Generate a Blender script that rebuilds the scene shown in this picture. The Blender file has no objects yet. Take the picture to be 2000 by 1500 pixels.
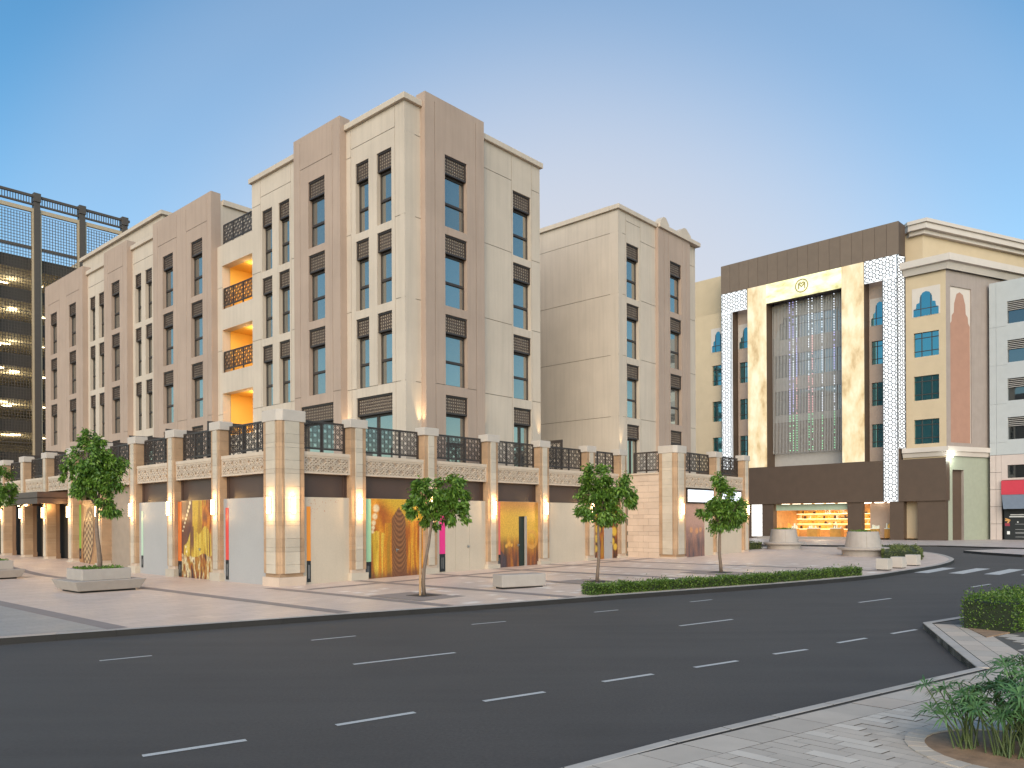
import bpy, math, random
import numpy as np
from mathutils import Vector

random.seed(7)
RNG = np.random.default_rng(11)
SC = bpy.context.scene
COL = SC.collection
R = math.radians
PI = math.pi

# ------------------------------------------------------------------ camera, sky, sun, exposure
cam_data = bpy.data.cameras.new('camera')
cam = bpy.data.objects.new('camera', cam_data)
COL.objects.link(cam)
cam.location = (0, 0, 2.1)
cam.rotation_euler = (R(90), 0.005, 0)
cam_data.sensor_width = 36
cam_data.lens = 27.70
cam_data.shift_y = 0.134
cam_data.clip_end = 3000
SC.camera = cam

SUN_EL, SUN_AZ = R(27), R(186)          # azimuth clockwise from +Y: behind the camera, a little to the left
world = bpy.data.worlds.new('World')
SC.world = world
world.use_nodes = True
wn = world.node_tree
wn.nodes.clear()
w_out = wn.nodes.new('ShaderNodeOutputWorld')
w_bg = wn.nodes.new('ShaderNodeBackground')
w_sky = wn.nodes.new('ShaderNodeTexSky')
w_sky.sky_type = 'NISHITA'
w_sky.sun_disc = False
w_sky.sun_elevation = SUN_EL
w_sky.sun_rotation = SUN_AZ
w_sky.altitude = 20
w_sky.air_density = 1.0
w_sky.dust_density = 0.6
w_sky.ozone_density = 2.5
w_bg.inputs['Strength'].default_value = 0.15
w_hs = wn.nodes.new('ShaderNodeHueSaturation'); w_hs.inputs['Saturation'].default_value = 1.28
w_tint = wn.nodes.new('ShaderNodeMix'); w_tint.data_type = 'RGBA'; w_tint.blend_type = 'MULTIPLY'; w_tint.inputs[0].default_value = 1; w_tint.inputs[7].default_value = (.95, .99, .84, 1)
wn.links.new(w_sky.outputs[0], w_hs.inputs['Color']); wn.links.new(w_hs.outputs[0], w_tint.inputs[6]); wn.links.new(w_tint.outputs[2], w_bg.inputs['Color'])
# pale lavender afterglow low behind the buildings
w_tc = wn.nodes.new('ShaderNodeTexCoord'); w_dot = wn.nodes.new('ShaderNodeVectorMath'); w_dot.operation = 'DOT_PRODUCT'
w_dot.inputs[1].default_value = (.05, .9987, 0)
wn.links.new(w_tc.outputs['Generated'], w_dot.inputs[0])
w_rp = wn.nodes.new('ShaderNodeValToRGB'); w_rp.color_ramp.interpolation = 'EASE'
w_e = w_rp.color_ramp.elements.new(.81); w_e.color = (.27, .27, .27, 1)
w_rp.color_ramp.elements[0].position = .715; w_rp.color_ramp.elements[0].color = (.04, .04, .04, 1)
w_rp.color_ramp.elements[2].position = .96; w_rp.color_ramp.elements[2].color = (.94, .94, .94, 1)
wn.links.new(w_dot.outputs['Value'], w_rp.inputs[0])
w_bg2 = wn.nodes.new('ShaderNodeBackground'); w_bg2.inputs['Color'].default_value = (.86, .87, .95, 1); w_bg2.inputs['Strength'].default_value = 0.50
w_mx = wn.nodes.new('ShaderNodeMixShader')
wn.links.new(w_rp.outputs[0], w_mx.inputs[0]); wn.links.new(w_bg.outputs[0], w_mx.inputs[1]); wn.links.new(w_bg2.outputs[0], w_mx.inputs[2])
wn.links.new(w_mx.outputs[0], w_out.inputs['Surface'])

fill_sun_data = bpy.data.lights.new('fill_sun', 'SUN')  # wide soft fill from behind the camera, added to brighten the facades
fill_sun_data.energy = 2.1
fill_sun_data.angle = R(60)
fill_sun_data.color = (1.0, 0.87, 0.71)
fill_sun = bpy.data.objects.new('fill_sun', fill_sun_data)
COL.objects.link(fill_sun)
sdir = Vector((math.sin(SUN_AZ) * math.cos(SUN_EL), math.cos(SUN_AZ) * math.cos(SUN_EL), math.sin(SUN_EL)))
fill_sun.rotation_euler = sdir.to_track_quat('Z', 'Y').to_euler()
fill_sun.location = (-20, -20, 40)

SC.view_settings.view_transform = 'Standard'
SC.view_settings.look = 'None'
SC.view_settings.gamma = 1
SC.view_settings.use_curve_mapping = False
SC.view_settings.exposure = 0.7
SC.render.engine = 'CYCLES'
SC.cycles.use_denoising = True
SC.cycles.max_bounces = 6
SC.cycles.diffuse_bounces = 3
SC.cycles.glossy_bounces = 3
SC.cycles.transmission_bounces = 4
SC.cycles.transparent_max_bounces = 6
SC.cycles.caustics_reflective = False
SC.cycles.caustics_refractive = False
SC.cycles.sample_clamp_indirect = 4

# ------------------------------------------------------------------ frames
# hotel frame: x (u) runs along the street facade, y (v) along the plaza facade
CX, CY, ROT = -7.5636, 25.6033, R(47.9532)
cR, sR = math.cos(ROT), math.sin(ROT)
def to_world(u, v):
    return (CX + u * cR - v * sR, CY + u * sR + v * cR)
def to_local(x, y):
    x -= CX; y -= CY
    return (x * cR + y * sR, -x * sR + y * cR)
def smooth(a, b, x):
    t = min(1.0, max(0.0, (x - a) / (b - a)))
    return t * t * (3 - 2 * t)
def HL(u, v):                            # height of the paved ground, local frame
    return .011 * min(30, max(0, u)) + .28 * smooth(12, 20, v) * smooth(-16, -5, u)
def H(x, y):
    return HL(*to_local(x, y))

# ------------------------------------------------------------------ mesh helpers
class MB:
    def __init__(self):
        self.v, self.f, self.m = [], [], []
    def quad(self, a, b, c, d, mi=0):
        n = len(self.v); self.v += [a, b, c, d]; self.f.append((n, n + 1, n + 2, n + 3)); self.m.append(mi)
    def poly(self, pts, mi=0):
        n = len(self.v); self.v += list(pts); self.f.append(tuple(range(n, n + len(pts)))); self.m.append(mi)
    def box(self, x0, x1, y0, y1, z0, z1, mi=0):
        n = len(self.v)
        self.v += [(x0, y0, z0), (x1, y0, z0), (x1, y1, z0), (x0, y1, z0), (x0, y0, z1), (x1, y0, z1), (x1, y1, z1), (x0, y1, z1)]
        for q in ((3, 2, 1, 0), (4, 5, 6, 7), (0, 1, 5, 4), (1, 2, 6, 5), (2, 3, 7, 6), (3, 0, 4, 7)):
            self.f.append(tuple(n + k for k in q)); self.m.append(mi)
    def bar(self, p, q, w, y0, y1, mi=0):
        """bar in the xz plane from p to q, w wide, between depths y0 and y1"""
        (ax, az), (bx, bz) = p, q
        L = math.hypot(bx - ax, bz - az)
        if L < 1e-6: return
        nx, nz = -(bz - az) / L * w / 2, (bx - ax) / L * w / 2
        n = len(self.v)
        for y in (y0, y1):
            self.v += [(ax + nx, y, az + nz), (ax - nx, y, az - nz), (bx - nx, y, bz - nz), (bx + nx, y, bz + nz)]
        for f in ((0, 1, 2, 3), (7, 6, 5, 4), (0, 3, 7, 4), (1, 5, 6, 2)):
            self.f.append(tuple(n + k for k in f)); self.m.append(mi)
    def prism(self, pts, z0, z1, mi=0, top_mi=None):
        """pts counter-clockwise (x, y); z0/z1 numbers or per-point lists"""
        k = len(pts); n = len(self.v)
        a = z0 if hasattr(z0, '__len__') else [z0] * k
        b = z1 if hasattr(z1, '__len__') else [z1] * k
        self.v += [(x, y, a[i]) for i, (x, y) in enumerate(pts)] + [(x, y, b[i]) for i, (x, y) in enumerate(pts)]
        self.f.append(tuple(n + i for i in reversed(range(k)))); self.m.append(mi)
        self.f.append(tuple(n + k + i for i in range(k))); self.m.append(mi if top_mi is None else top_mi)
        for i in range(k):
            j = (i + 1) % k
            self.f.append((n + i, n + j, n + k + j, n + k + i)); self.m.append(mi)
    def tube(self, pts, rad, sides=8, mi=0, cap=True):
        """tapered tube through 3-D points"""
        n = len(self.v); k = len(pts)
        for i, p in enumerate(pts):
            p = Vector(p)
            d = (Vector(pts[min(i + 1, k - 1)]) - Vector(pts[max(i - 1, 0)])).normalized()
            a = d.orthogonal().normalized() if abs(d.z) < .98 else Vector((1, 0, 0)) - d * d.x
            a = a.normalized(); b = d.cross(a)
            for s in range(sides):
                t = 2 * PI * s / sides
                q = p + (a * math.cos(t) + b * math.sin(t)) * rad[i]
                self.v.append(tuple(q))
        for i in range(k - 1):
            for s in range(sides):
                s2 = (s + 1) % sides
                self.f.append((n + i * sides + s, n + i * sides + s2, n + (i + 1) * sides + s2, n + (i + 1) * sides + s)); self.m.append(mi)
        if cap:
            self.f.append(tuple(n + (k - 1) * sides + s for s in range(sides))); self.m.append(mi)
            self.f.append(tuple(n + s for s in reversed(range(sides)))); self.m.append(mi)
    def lathe(self, prof, sides=32, cx=0, cy=0, mi=0, sx=1):
        n = len(self.v); k = len(prof)
        for r, z in prof:
            for s in range(sides):
                t = 2 * PI * s / sides
                self.v.append((cx + r * sx * math.cos(t), cy + r * math.sin(t), z))
        for i in range(k - 1):
            for s in range(sides):
                s2 = (s + 1) % sides
                self.f.append((n + i * sides + s, n + i * sides + s2, n + (i + 1) * sides + s2, n + (i + 1) * sides + s)); self.m.append(mi)
        self.f.append(tuple(n + (k - 1) * sides + s for s in range(sides))); self.m.append(mi)
    def mesh(self, name, mats, smooth_shade=False):
        me = bpy.data.meshes.new(name)
        me.from_pydata(self.v, [], self.f)
        if not isinstance(mats, (list, tuple)): mats = [mats]
        for m in mats: me.materials.append(m)
        if len(mats) > 1: me.polygons.foreach_set('material_index', self.m)
        if smooth_shade: me.polygons.foreach_set('use_smooth', [True] * len(me.polygons))
        me.update()
        return me

def put(name, me, parent=None, loc=(0, 0, 0), rz=0.0):
    o = bpy.data.objects.new(name, me)
    COL.objects.link(o)
    o.location = loc
    o.rotation_euler = (0, 0, rz)
    if parent is not None: o.parent = parent
    return o
def tag(o, label=None, cat=None, group=None, kind=None):
    if label: o['label'] = label
    if cat: o['category'] = cat
    if group: o['group'] = group
    if kind: o['kind'] = kind
    return o
def thing(name, label, cat, loc=(0, 0, 0), rz=0.0, group=None):
    return tag(put(name, None, None, loc, rz), label, cat, group)
def bevel(o, w, seg=2):
    m = o.modifiers.new('bevel', 'BEVEL'); m.width = w; m.segments = seg; m.limit_method = 'ANGLE'
    return o
CACHE = {}
def cached(key, make):
    if key not in CACHE: CACHE[key] = make()
    return CACHE[key]

def relief(mb, s0, s1, z0, z1, rects, D, place, mi=0):
    """wall face cut into cells; each rect (a0,a1,b0,b1,depth|None[,material]) is sunk by depth or left open"""
    ss = sorted({s0, s1} | {min(max(r[k], s0), s1) for r in rects for k in (0, 1)})
    zs = sorted({z0, z1} | {min(max(r[k], z0), z1) for r in rects for k in (2, 3)})
    ss = [a for i, a in enumerate(ss) if i == 0 or a - ss[i - 1] > 1e-5]
    zs = [a for i, a in enumerate(zs) if i == 0 or a - zs[i - 1] > 1e-5]
    n, m = len(ss) - 1, len(zs) - 1
    dep = [[0.0] * m for _ in range(n)]; mat = [[mi] * m for _ in range(n)]
    for r in rects:
        for i in range(n):
            cs = (ss[i] + ss[i + 1]) / 2
            if not r[0] < cs < r[1]: continue
            for j in range(m):
                cz = (zs[j] + zs[j + 1]) / 2
                if r[2] < cz < r[3]:
                    if dep[i][j] is None: continue
                    dep[i][j] = r[4]
                    if len(r) > 5: mat[i][j] = r[5]
    for i in range(n):
        for j in range(m):
            d = dep[i][j]
            if d is not None:
                mb.quad(place(ss[i], d, zs[j]), place(ss[i + 1], d, zs[j]), place(ss[i + 1], d, zs[j + 1]), place(ss[i], d, zs[j + 1]), mat[i][j])
            e = D if d is None else d
            g = D if i + 1 == n else (D if dep[i + 1][j] is None else dep[i + 1][j])
            if abs(e - g) > 1e-6:
                s = ss[i + 1]; mb.quad(place(s, e, zs[j]), place(s, g, zs[j]), place(s, g, zs[j + 1]), place(s, e, zs[j + 1]), mi)
            g = D if j + 1 == m else (D if dep[i][j + 1] is None else dep[i][j + 1])
            if abs(e - g) > 1e-6:
                z = zs[j + 1]; mb.quad(place(ss[i], e, z), place(ss[i + 1], e, z), place(ss[i + 1], g, z), place(ss[i], g, z), mi)
            if i == 0 and abs(e - D) > 1e-6:
                mb.quad(place(s0, e, zs[j]), place(s0, D, zs[j]), place(s0, D, zs[j + 1]), place(s0, e, zs[j + 1]), mi)
            if j == 0 and abs(e - D) > 1e-6:
                mb.quad(place(ss[i], e, z0), place(ss[i + 1], e, z0), place(ss[i + 1], D, z0), place(ss[i], D, z0), mi)

def place_R(v):                          # walls looking at the street
    return lambda s, d, z: (s, v + d, z)
def place_L(u):                          # walls looking at the plaza
    return lambda s, d, z: (u + d, s, z)

# ------------------------------------------------------------------ materials
def nodes_of(name):
    m = bpy.data.materials.new(name); m.use_nodes = True
    nt = m.node_tree; b = nt.nodes['Principled BSDF']
    return m, nt, b
def add(nt, kind, **kw):
    n = nt.nodes.new('ShaderNode' + kind)
    for k, v in kw.items(): setattr(n, k, v)
    return n
def mix_rgb(nt, fac, a, b, blend='MIX'):
    n = nt.nodes.new('ShaderNodeMix'); n.data_type = 'RGBA'; n.blend_type = blend
    for i, s in ((0, fac), (6, a), (7, b)):
        if isinstance(s, bpy.types.NodeSocket): nt.links.new(s, n.inputs[i])
        elif i == 0: n.inputs[i].default_value = s
        else: n.inputs[i].default_value = (*s[:3], 1)
    return n.outputs[2]
def ramp(nt, fac, stops, interp='LINEAR'):
    n = nt.nodes.new('ShaderNodeValToRGB'); cr = n.color_ramp; cr.interpolation = interp
    while len(cr.elements) < len(stops): cr.elements.new(.5)
    for e, (p, c) in zip(cr.elements, stops):
        e.position = p; e.color = (*c[:3], 1) if hasattr(c, '__len__') else (c, c, c, 1)
    nt.links.new(fac, n.inputs[0]); return n.outputs[0]
def noise(nt, vec, scale, detail=4, rough=.55, dist=0):
    n = nt.nodes.new('ShaderNodeTexNoise'); n.inputs['Scale'].default_value = scale; n.inputs['Detail'].default_value = detail
    n.inputs['Roughness'].default_value = rough; n.inputs['Distortion'].default_value = dist
    if vec is not None: nt.links.new(vec, n.inputs['Vector'])
    return n.outputs[0]
def coords(nt, rot=0.0, scale=(1, 1, 1), kind='Object', loc=(0, 0, 0)):
    t = nt.nodes.new('ShaderNodeTexCoord'); mp = nt.nodes.new('ShaderNodeMapping')
    mp.inputs['Rotation'].default_value = (0, 0, rot); mp.inputs['Scale'].default_value = scale; mp.inputs['Location'].default_value = loc
    nt.links.new(t.outputs[kind], mp.inputs[0]); return mp.outputs[0]
def geo_pos(nt, rot=0.0, scale=(1, 1, 1)):
    t = nt.nodes.new('ShaderNodeNewGeometry'); mp = nt.nodes.new('ShaderNodeMapping')
    mp.inputs['Rotation'].default_value = (0, 0, rot); mp.inputs['Scale'].default_value = scale
    nt.links.new(t.outputs['Position'], mp.inputs[0]); return mp.outputs[0]
def bump(nt, b, h, strength=.3, dist=.01):
    n = nt.nodes.new('ShaderNodeBump'); n.inputs['Strength'].default_value = strength; n.inputs['Distance'].default_value = dist
    nt.links.new(h, n.inputs['Height']); nt.links.new(n.outputs[0], b.inputs['Normal'])
def island_var(nt, lo, hi):
    g = nt.nodes.new('ShaderNodeObjectInfo')
    mr = nt.nodes.new('ShaderNodeMapRange'); mr.inputs[3].default_value = lo; mr.inputs[4].default_value = hi
    nt.links.new(g.outputs['Random'], mr.inputs[0]); return mr.outputs[0]
def plain(name, col, rough=.7, var=.12, scale=3.0, fine=60.0, bstr=.15, metal=0, spec=.5, per_object=0.0, streak=0.0):
    m, nt, b = nodes_of(name)
    p = geo_pos(nt)
    n1 = noise(nt, p, scale, 5); n2 = noise(nt, p, fine, 3)
    c = ramp(nt, n1, [(.25, tuple(x * (1 - var) for x in col)), (.75, tuple(min(1, x * (1 + var)) for x in col))])
    c = mix_rgb(nt, .12, c, ramp(nt, n2, [(.3, tuple(x * .7 for x in col)), (.7, tuple(min(1, x * 1.25) for x in col))]))
    if streak:
        ps = geo_pos(nt, 0, (5, 5, .25)); ns = noise(nt, ps, 1.2, 4)
        c = mix_rgb(nt, ramp(nt, ns, [(.45, 0.0), (.75, streak)]), c, tuple(x * .62 for x in col))
    if per_object:
        hs = nt.nodes.new('ShaderNodeHueSaturation'); nt.links.new(c, hs.inputs['Color'])
        nt.links.new(island_var(nt, 1 - per_object, 1 + per_object), hs.inputs['Value']); c = hs.outputs[0]
    nt.links.new(c, b.inputs['Base Color'])
    b.inputs['Roughness'].default_value = rough; b.inputs['Metallic'].default_value = metal; b.inputs['Specular IOR Level'].default_value = spec
    if bstr: bump(nt, b, n2, bstr, .006)
    return m
def emit(name, col, strength, var=None):
    m, nt, b = nodes_of(name)
    b.inputs['Base Color'].default_value = (*[min(1, c) for c in col], 1)
    b.inputs['Emission Color'].default_value = (*col, 1)
    b.inputs['Emission Strength'].default_value = strength
    return m

M = {}
M['cream'] = plain('cream_render', (.515, .43, .35), .85, .10, .5, 45, .3, streak=.26)
M['taupe'] = plain('taupe_render', (.385, .285, .226), .85, .10, .5, 45, .3, streak=.26)
M['groove'] = plain('dark_joint', (.22, .19, .15), .9, .05)  # dark colour of the joints and grooves
M['bronze'] = plain('bronze_metal', (.042, .031, .026), .5, .15, 4, 80, .1)
M['bronze_l'] = plain('brown_lattice_metal', (.085, .058, .045), .55, .15, 4, 80, .1)
M['bronze_panel'] = plain('bronze_panel', (.070, .040, .030), .45, .1, 2, 80, .05)
M['lattice_back'] = plain('lattice_backing', (.48, .39, .31), .8, .1)
M['stone_w'] = plain('pale_limestone', (.475, .405, .325), .75, .10, 2.2, 30, .3, per_object=.07)
M['stone_b'] = plain('brown_sandstone', (.375, .240, .145), .8, .16, 2.5, 28, .35, per_object=.10)
M['stone_p'] = plain('pinkish_stone_block', (.52, .40, .315), .8, .1, 1.6, 30, .3, per_object=.07)
M['cap'] = plain('white_coping', (.47, .41, .36), .8, .06, 3, 40, .2)
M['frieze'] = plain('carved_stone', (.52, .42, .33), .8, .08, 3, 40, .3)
M['frieze_in'] = plain('carved_stone_shaded_recess', (.40, .31, .24), .85, .08, 3, 40, .3)  # shade of the carved recesses put into a darker stone colour
M['hoard_w'] = plain('white_hoarding', (.345, .335, .335), .55, .05, .8, 20, .08, per_object=.02)
M['hoard_b'] = plain('beige_hoarding', (.50, .42, .33), .6, .08, .7, 20, .08, streak=.10)
M['core'] = plain('inner_wall', (.30, .24, .19), .9, .1)
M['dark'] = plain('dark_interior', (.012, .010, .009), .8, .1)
M['roof'] = plain('roof_membrane', (.35, .33, .30), .9, .1)
M['brown_wall'] = plain('brown_clad_wall', (.25, .145, .085), .7, .12, 2, 30, .2)
M['black_label'] = plain('black_print', (.012, .014, .016), .5, .1)
M['concrete'] = plain('pale_concrete', (.36, .312, .278), .75, .08, 3.5, 60, .25, streak=.12)
M['steel'] = plain('brushed_steel', (.45, .45, .46), .35, .05, metal=.9)
M['kerb'] = plain('grey_kerb_stone', (.40, .355, .315), .8, .12, 4, 60, .3, per_object=.06)
M['kerb_dark'] = plain('dark_kerb_stone', (.020, .017, .016), .75, .2, 3, 60, .3, per_object=.1)
M['paver'] = plain('grey_paver', (.46, .39, .325), .8, .09, 3, 90, .35, per_object=.09)
M['paver_l'] = plain('light_paver', (.56, .485, .41), .8, .07, 3, 90, .35, per_object=.05)
M['paver_t'] = plain('tan_paver', (.49, .40, .325), .8, .09, 3, 90, .35, per_object=.06)
M['paver_bed'] = plain('paver_bedding', (.10, .088, .075), .95, .1)
M['inlay'] = plain('dark_stone_inlay', (.25, .205, .185), .7, .1, 2, 50, .2)
M['inlay_l'] = plain('light_stone_inlay', (.74, .65, .575), .6, .1, 2, 50, .2)
M['soil'] = plain('sandy_soil', (.27, .17, .105), .95, .35, 6, 50, .9)
M['bark'] = plain('grey_bark', (.17, .12, .09), .9, .25, 9, 60, .6)
M['stake'] = plain('timber_stake', (.40, .24, .12), .8, .2, 6, 60, .3)

def glass(name, tint, dark, fac=.5, rough=.02):
    m, nt, b = nodes_of(name)
    nt.nodes.remove(b)
    out = nt.nodes['Material Output']
    g = add(nt, 'BsdfGlossy'); g.inputs['Color'].default_value = (*tint, 1); g.inputs['Roughness'].default_value = rough
    d = add(nt, 'BsdfDiffuse'); d.inputs['Color'].default_value = (*dark, 1)
    p = geo_pos(nt); n = noise(nt, p, .9, 2)
    bp = add(nt, 'Bump'); bp.inputs['Strength'].default_value = .02; bp.inputs['Distance'].default_value = .05
    nt.links.new(n, bp.inputs['Height']); nt.links.new(bp.outputs[0], g.inputs['Normal'])
    lw = add(nt, 'LayerWeight'); lw.inputs['Blend'].default_value = .35
    mr = add(nt, 'MapRange'); nt.links.new(island_var(nt, fac * .78, fac * 1.12), mr.inputs[3]); mr.inputs[4].default_value = 1.0
    nt.links.new(lw.outputs['Fresnel'], mr.inputs[0])
    mx = add(nt, 'MixShader'); nt.links.new(mr.outputs[0], mx.inputs[0]); nt.links.new(d.outputs[0], mx.inputs[1]); nt.links.new(g.outputs[0], mx.inputs[2])
    nt.links.new(mx.outputs[0], out.inputs['Surface'])
    return m
M['glass'] = glass('coated_window_glass', (.78, .73, .65), (.085, .10, .10), .50)
M['glass_teal'] = glass('teal_window_glass', (.30, .62, .70), (.008, .05, .06), .38)
M['glass_dark'] = glass('dark_window_glass', (.5, .55, .58), (.012, .014, .016), .22)
M['glass_grey'] = glass('grey_window_glass', (.62, .66, .66), (.10, .11, .11), .40)
M['curtain'] = plain('curtain', (.16, .18, .19), .9, .1)

def asphalt():
    m, nt, b = nodes_of('asphalt')
    p = geo_pos(nt); n1 = noise(nt, p, .35, 4); n2 = noise(nt, p, 160, 3, .7); n3 = noise(nt, geo_pos(nt, -R(36), (.12, 1.4, 1)), 1.3, 3)
    c = ramp(nt, n2, [(.30, (.043, .036, .031)), (.52, (.070, .059, .0515)), (.75, (.128, .111, .098))])
    n4 = noise(nt, p, 26, 4, .7); c = mix_rgb(nt, .6, c, ramp(nt, n4, [(.3, (.036, .031, .028)), (.7, (.096, .083, .074))]))
    c = mix_rgb(nt, ramp(nt, n1, [(.35, 0.0), (.7, .7)]), c, (.050, .0425, .0375))
    c = mix_rgb(nt, ramp(nt, n3, [(.4, 0.0), (.7, .5)]), c, (.080, .070, .062))
    nt.links.new(c, b.inputs['Base Color']); b.inputs['Roughness'].default_value = .82
    bump(nt, b, n2, .5, .004); return m
M['asphalt'] = asphalt()

def paint():
    m, nt, b = nodes_of('road_paint')
    p = geo_pos(nt); n2 = noise(nt, p, 90, 4, .7); n1 = noise(nt, p, 5, 3)
    c = ramp(nt, n2, [(.28, (.16, .155, .15)), (.44, (.45, .44, .42)), (.7, (.56, .55, .53))])
    c = mix_rgb(nt, ramp(nt, n1, [(.4, 0.0), (.8, .35)]), c, (.42, .42, .42))
    nt.links.new(c, b.inputs['Base Color']); b.inputs['Roughness'].default_value = .7
    bump(nt, b, n2, .4, .003); return m
M['paint'] = paint()

def plaza_mat(name, c1, c2, c3, bw, bh, mortar):
    m, nt, b = nodes_of(name)
    p = geo_pos(nt, -ROT)
    br = add(nt, 'TexBrick'); br.offset = .5
    br.inputs['Scale'].default_value = 1; br.inputs['Brick Width'].default_value = bw; br.inputs['Row Height'].default_value = bh
    br.inputs['Mortar Size'].default_value = .006; br.inputs['Mortar Smooth'].default_value = .2; br.inputs['Bias'].default_value = 0
    br.inputs['Color1'].default_value = (*c1, 1); br.inputs['Color2'].default_value = (*c2, 1); br.inputs['Mortar'].default_value = (*mortar, 1)
    nt.links.new(p, br.inputs['Vector'])
    n1 = noise(nt, p, .5, 4); n2 = noise(nt, p, 40, 3)
    c = mix_rgb(nt, ramp(nt, n1, [(.35, 0.0), (.7, .55)]), br.outputs[0], c3)
    c = mix_rgb(nt, .12, c, ramp(nt, n2, [(.3, .1), (.7, .9)]), 'OVERLAY')
    nt.links.new(c, b.inputs['Base Color'])
    rr = ramp(nt, n1, [(.3, .38), (.7, .55)]); nt.links.new(rr, b.inputs['Roughness'])
    bump(nt, b, br.outputs[1], -.35, .006); return m
M['plaza'] = plaza_mat('pink_plaza_pavers', (.51, .40, .34), (.60, .48, .415), (.58, .46, .38), .6, .3, (.27, .22, .2))
M['plaza_grey'] = plaza_mat('grey_street_pavers', (.30, .28, .265), (.345, .325, .305), (.32, .30, .28), .4, .2, (.17, .16, .15))
M['walk_far'] = plaza_mat('distant_footway_pavers', (.44, .37, .34), (.49, .42, .385), (.46, .40, .36), .6, .3, (.3, .26, .24))

def leafy(name, dark, mid, light, rough=.5, trans=.25):
    m, nt, b = nodes_of(name)
    p = geo_pos(nt); n1 = noise(nt, p, 2.2, 3); n2 = noise(nt, p, 17, 2)
    g = add(nt, 'NewGeometry')
    c = ramp(nt, g.outputs['Random Per Island'], [(.0, dark), (.45, mid), (1.0, light)])
    c = mix_rgb(nt, ramp(nt, n1, [(.35, .0), (.7, .55)]), c, mid)
    nt.links.new(c, b.inputs['Base Color']); b.inputs['Roughness'].default_value = rough
    out = nt.nodes['Material Output']
    t = add(nt, 'BsdfTranslucent'); nt.links.new(c, t.inputs[0])
    mx = add(nt, 'MixShader'); mx.inputs[0].default_value = trans
    nt.links.new(b.outputs[0], mx.inputs[1]); nt.links.new(t.outputs[0], mx.inputs[2]); nt.links.new(mx.outputs[0], out.inputs[0])
    return m
M['leaf'] = leafy('tree_leaf', (.032, .080, .010), (.090, .190, .020), (.22, .34, .045))
M['leaf_h'] = leafy('hedge_leaf', (.030, .070, .010), (.080, .155, .020), (.19, .27, .045))
M['leaf_b'] = leafy('bush_leaf', (.04, .06, .014), (.10, .13, .030), (.19, .20, .055))
M['leaf_p'] = leafy('papyrus_leaf', (.030, .085, .022), (.080, .175, .055), (.19, .31, .12))
M['stem'] = plain('green_stem', (.075, .105, .035), .6, .25)

# ------------------------------------------------------------------ ground, road, plaza, footways
def zr(x, y):
    u, v = to_local(x, y)
    return .011 * min(30, max(0, u)) - .12
mb = MB()
us = [-1500, 0, 30, 1500]
for i in range(3):
    q = []
    for u, v in ((us[i], -1500), (us[i + 1], -1500), (us[i + 1], 1500), (us[i], 1500)):
        x, y = to_world(u, v); q.append((x, y, .011 * min(30, max(0, u)) - .12))
    mb.quad(*q)
road = tag(put('road', mb.mesh('road', M['asphalt'])), kind='structure')

def catmull(pts, step):
    P = [np.array(p, float) for p in pts]
    P = [2 * P[0] - P[1]] + P + [2 * P[-1] - P[-2]]
    out = []
    for i in range(1, len(P) - 2):
        n = max(2, int(np.linalg.norm(P[i + 1] - P[i]) / .25))
        for k in range(n):
            t = k / n
            a, b, c, d = P[i - 1], P[i], P[i + 1], P[i + 2]
            out.append(.5 * (2 * b + (c - a) * t + (2 * a - 5 * b + 4 * c - d) * t * t + (3 * b - a - 3 * c + d) * t ** 3))
    out.append(P[-2])
    res = [out[0]]; acc = 0
    for p, q in zip(out, out[1:]):
        acc += np.linalg.norm(q - p)
        if acc >= step: res.append(q); acc = 0
    return res
kerb_pts = [(-34.0, -1.2), (-22.0, 6.4), (-14.0, 11.5), (-9.39, 14.43), (-6.37, 16.32), (-3.56, 18.10), (-1.3, 19.45), (1.92, 21.2), (4.37, 22.5), (7.83, 24.3), (12.03, 26.95), (14.51, 29.2), (17.34, 32.0), (19.55, 34.9), (20.75, 37.3), (22.0, 41.0), (22.7, 45.0), (22.3, 49.0)]
KL = catmull(kerb_pts, 1.0)
nx, ny = -.62, .785
def plaza_strip(name, idx, mat):
    vs, fs = [], []
    J = 40
    for a, i in enumerate(idx):
        p = KL[i]
        tt = p[0] * .785 + p[1] * .62
        L = 95 if tt < 33 else max(6, 95 - (tt - 33) * 7)
        for j in range(J + 1):
            d = .15 + (j / J) ** 1.6 * L
            x, y = p[0] + nx * d, p[1] + ny * d
            vs.append((x, y, H(x, y)))
    for a in range(len(idx) - 1):
        for j in range(J):
            k = a * (J + 1) + j
            fs.append((k, k + J + 1, k + J + 2, k + 1))
    me = bpy.data.meshes.new(name); me.from_pydata(vs, [], fs); me.materials.append(mat)
    me.polygons.foreach_set('use_smooth', [True] * len(fs)); me.update()
    return tag(put(name, me), kind='structure')
plaza = plaza_strip('plaza_pavement', list(range(len(KL))), M['plaza'])

# kerb stones along the plaza edge
for i in range(len(KL) - 1):
    p, q = KL[i], KL[i + 1]
    d = (q - p) / np.linalg.norm(q - p)
    n = np.array((-d[1], d[0]))
    a, b = p + d * .002, q - d * .002
    pts = [tuple(a), tuple(b), tuple(b + n * .2), tuple(a + n * .2)]
    m_ = MB()
    z0 = [zr(*t) - .1 for t in pts]; z1 = [H(*t) + .004 for t in pts]
    m_.prism(pts, z0, z1, 0, 1)
    far = i > 26
    put('kerb_stone', m_.mesh('kerb_stone', [M['kerb_dark'], M['kerb'] if far else M['paver_t']]), plaza)

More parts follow.
